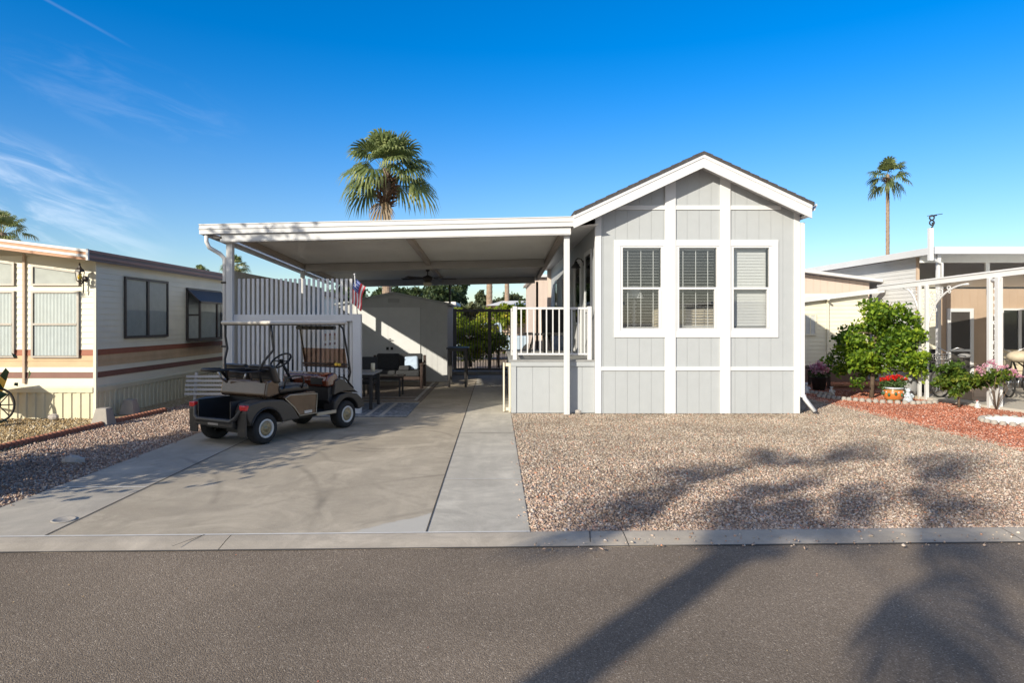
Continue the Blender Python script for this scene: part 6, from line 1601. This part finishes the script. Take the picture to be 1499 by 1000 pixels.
tree('orange_tree', 'lime green orange tree just behind the brown bar gate', 'tree', (-.95, 25.0, 0),
     [(-.9, 24.8, 1.35, 1.0, .9, .75), (-1.4, 24.8, 1.5, .6, .6, .55), (-.3, 24.9, 1.0, .8, .7, .5), (-.8, 24.8, .75, .9, .8, .4)], 6500, .12, LEAF['lime'], 13, .06, (-.95, 25, 1.3), clumps=110, spread=.2)
tree('green_bush', 'dark green bush behind the gate left of the palm trunks', 'bush', (.1, 24.6, 0),
     [(.1, 24.6, 1.0, .30, .3, .26), (-.15, 24.6, .7, .3, .3, .3)], 900, .11, LEAF['mid'], 14, .04, (.1, 24.6, .8), clumps=45, spread=.25)
tree('clipped_hedge', 'golden green clipped hedge against the tan stucco house', 'hedge', (2.0, 38.5, 0), [(1.6, 38.5, 2.2, 2.0, .8, .4), (.6, 38.5, 1.9, 1.2, .8, .5)], 2200, .22, LEAF['lime'], 15, .06, (2, 38.5, 2), clumps=60, spread=.4)
# background crowns (px centre, py centre, rx px, ry px, distance)
bgt = [('dark_tree', 'dark broad tree behind the shed roof on the left', 590, 432, 55, 18, 44, 'dark'), ('dark_tree', 'dark spreading tree above the shed peak', 645, 430, 36, 20, 50, 'dark'),
       ('dark_tree', 'tall dark feathery tree right of the thin black post', 668, 432, 18, 28, 54, 'dark'), ('olive_tree', 'round olive coloured tree left of the first palm trunk', 706, 440, 12, 13, 60, 'olive'),
       ('olive_tree', 'olive coloured tree behind the two palm trunks', 738, 440, 22, 15, 62, 'olive'), ('dark_tree', 'small dark tree near the beige trailer seen past the palms', 768, 446, 10, 9, 58, 'dark'),
       ('olive_tree', 'low olive coloured tree in the gap above the bar gate', 690, 455, 26, 10, 48, 'olive'), ('dark_tree', 'dark tree rising behind the slat fence top', 520, 436, 40, 18, 46, 'dark'), ('dark_tree', 'low dark tree mass behind the right palm trunk', 790, 458, 40, 14, 66, 'dark'),
       ('olive_tree', 'olive coloured tree at the far left behind the shed', 545, 450, 45, 16, 58, 'olive')]
for i, (nm, lab, px, py, rx, ry, Yd, lm) in enumerate(bgt):
    X, Z = (px - 726) * Yd / 1000, CAMZ + (471 - py) * Yd / 1000; a, b = rx * Yd / 1000, ry * Yd / 1000
    rg = random.Random(60 + i); bl = [(X + rg.uniform(-.6, .6) * a, Yd + rg.uniform(-1, 1), Z + rg.uniform(-.4, .35) * b, a * rg.uniform(.35, .6), a * .5, b * rg.uniform(.5, .8)) for _ in range(7)] + [(X, Yd, Z - b * .8, a * .7, a * .5, b * .8)]
    tree(nm, lab, 'tree', (X, Yd, 0), bl, 3200, .26, LEAF[lm], 70 + i, .12, (X, Yd, Z), clumps=70, spread=.3, group='trees beyond the back fence')

# palms
palm('fan_palm', 'large fan palm rising behind the carport roof', (-4.8, 30, 0), 8.4, 2.4, .17, 36, 2, skirt=1.3, dead=1, elo=-8, nseg=22, dr=.6)
palm('fan_palm', 'tall slender fan palm far behind the house on the right', (37.3, 65, 0), 15.7, 2.2, .15, 24, 3, skirt=.5, dead=1, elo=-38, nseg=16, dr=.6)
palm('fan_palm', 'fan palm crown showing above the cream trailer roof at the left edge', (-24.6, 34, 0), 6.1, 1.6, .2, 30, 4, skirt=.6, dead=1)
palm('fan_palm', 'distant fan palm visible between the downspout and the carport post', (-22.9, 60, 0), 6.5, 1.5, .18, 30, 5, skirt=.6, dead=2, elo=-50, nseg=16)
palm('fan_palm', 'tiny distant fan palm just above the cream trailer side roof', (-30.3, 70, 0), 6.6, 1.25, .18, 24, 6, skirt=.5, dead=0, nseg=14)
palm('fan_palm', 'fan palm trunk seen beneath the carport roof, left one of the pair', (-.4, 42, 0), 5.9, 1.1, .17, 26, 7, skirt=1.2, dead=2, nseg=14)
palm('fan_palm', 'fan palm trunk seen beneath the carport roof, right one of the pair', (.68, 42, 0), 6.1, 1.1, .13, 26, 8, skirt=1.0, dead=2, nseg=14)
# palm and tree standing across / beside the street, whose shadows fall on the yard
palm('fan_palm', 'fan palm standing across the street behind the viewer', (-6.43, -5.1, 0), 6.1, 1.5, .135, 0, 9, skirt=.8, dead=0, elo=5, nseg=26, extra=((140, -29, 1.77), (144, -8, 1.83), (138, 19, 1.97), (141, 51, 1.97), (138, 84, 2.2), (-42, 58, 2.5), (-38, 27, 1.8), (-44, 2, 1.9), (-43, -27, 2.35)), dr=.3)
tree('leafy_tree', 'dense leafy tree in the front yard of the cream trailer', 'tree', (-6.9, 5.9, 0),
     [(-6.4, 5.9, 1.35, 1.25, 1.0, 1.05), (-6.95, 5.9, 2.7, 1.0, 1.0, .9), (-7.9, 5.9, 4.0, 1.2, 1.1, 1.0), (-8.7, 5.9, 5.1, 1.2, 1.1, 1.0), (-9.5, 5.9, 4.6, 1.1, 1.1, 1.2)], 58000, .115, LEAF['dark'], 90, .14, (-7.6, 5.9, 3.8), clumps=520, spread=.28)

# ================================================================== the other side of the street
for i, (x0, x1, y0, mt, lab) in enumerate(((-19, -9.5, -17, 'cream', 'cream trailer across the street behind the large palm'), (-4, 7.5, -17, 'pinkwall', 'pink beige trailer straight across the street'), (13, 24, -16, 'greysid', 'light grey trailer across the street on the far side'))):
    t = thing('facing_trailer', lab, 'house', ((x0 + x1) / 2, y0, 0))
    mb = MB(); lap(mb, 'x', x0, x1, y0, 0, 2.7, sgn=1, h=.18); mb.box(x0, x1, y0 - 6, y0 - .01, 0, 2.7); mb.build('wall', M[mt], t)
    mb = MB(); mb.box(x0 - .3, x1 + .3, y0 - 6.3, y0 + .4, 2.7, 2.86); mb.build('roof', M['whiteroof'], t)
    for k in range(3):
        a = x0 + (x1 - x0) * (k + .5) / 3 - .7; mb = MB(); mb.box(a, a + 1.4, y0 + .013, y0 + .05, 1.1, 2.1); wo = mb.build('window', M['alframe'], t)
        mb = MB(); mb.box(a + .06, a + 1.34, y0 + .051, y0 + .055, 1.16, 2.04); mb.build('glass', M['curtain2'], wo)
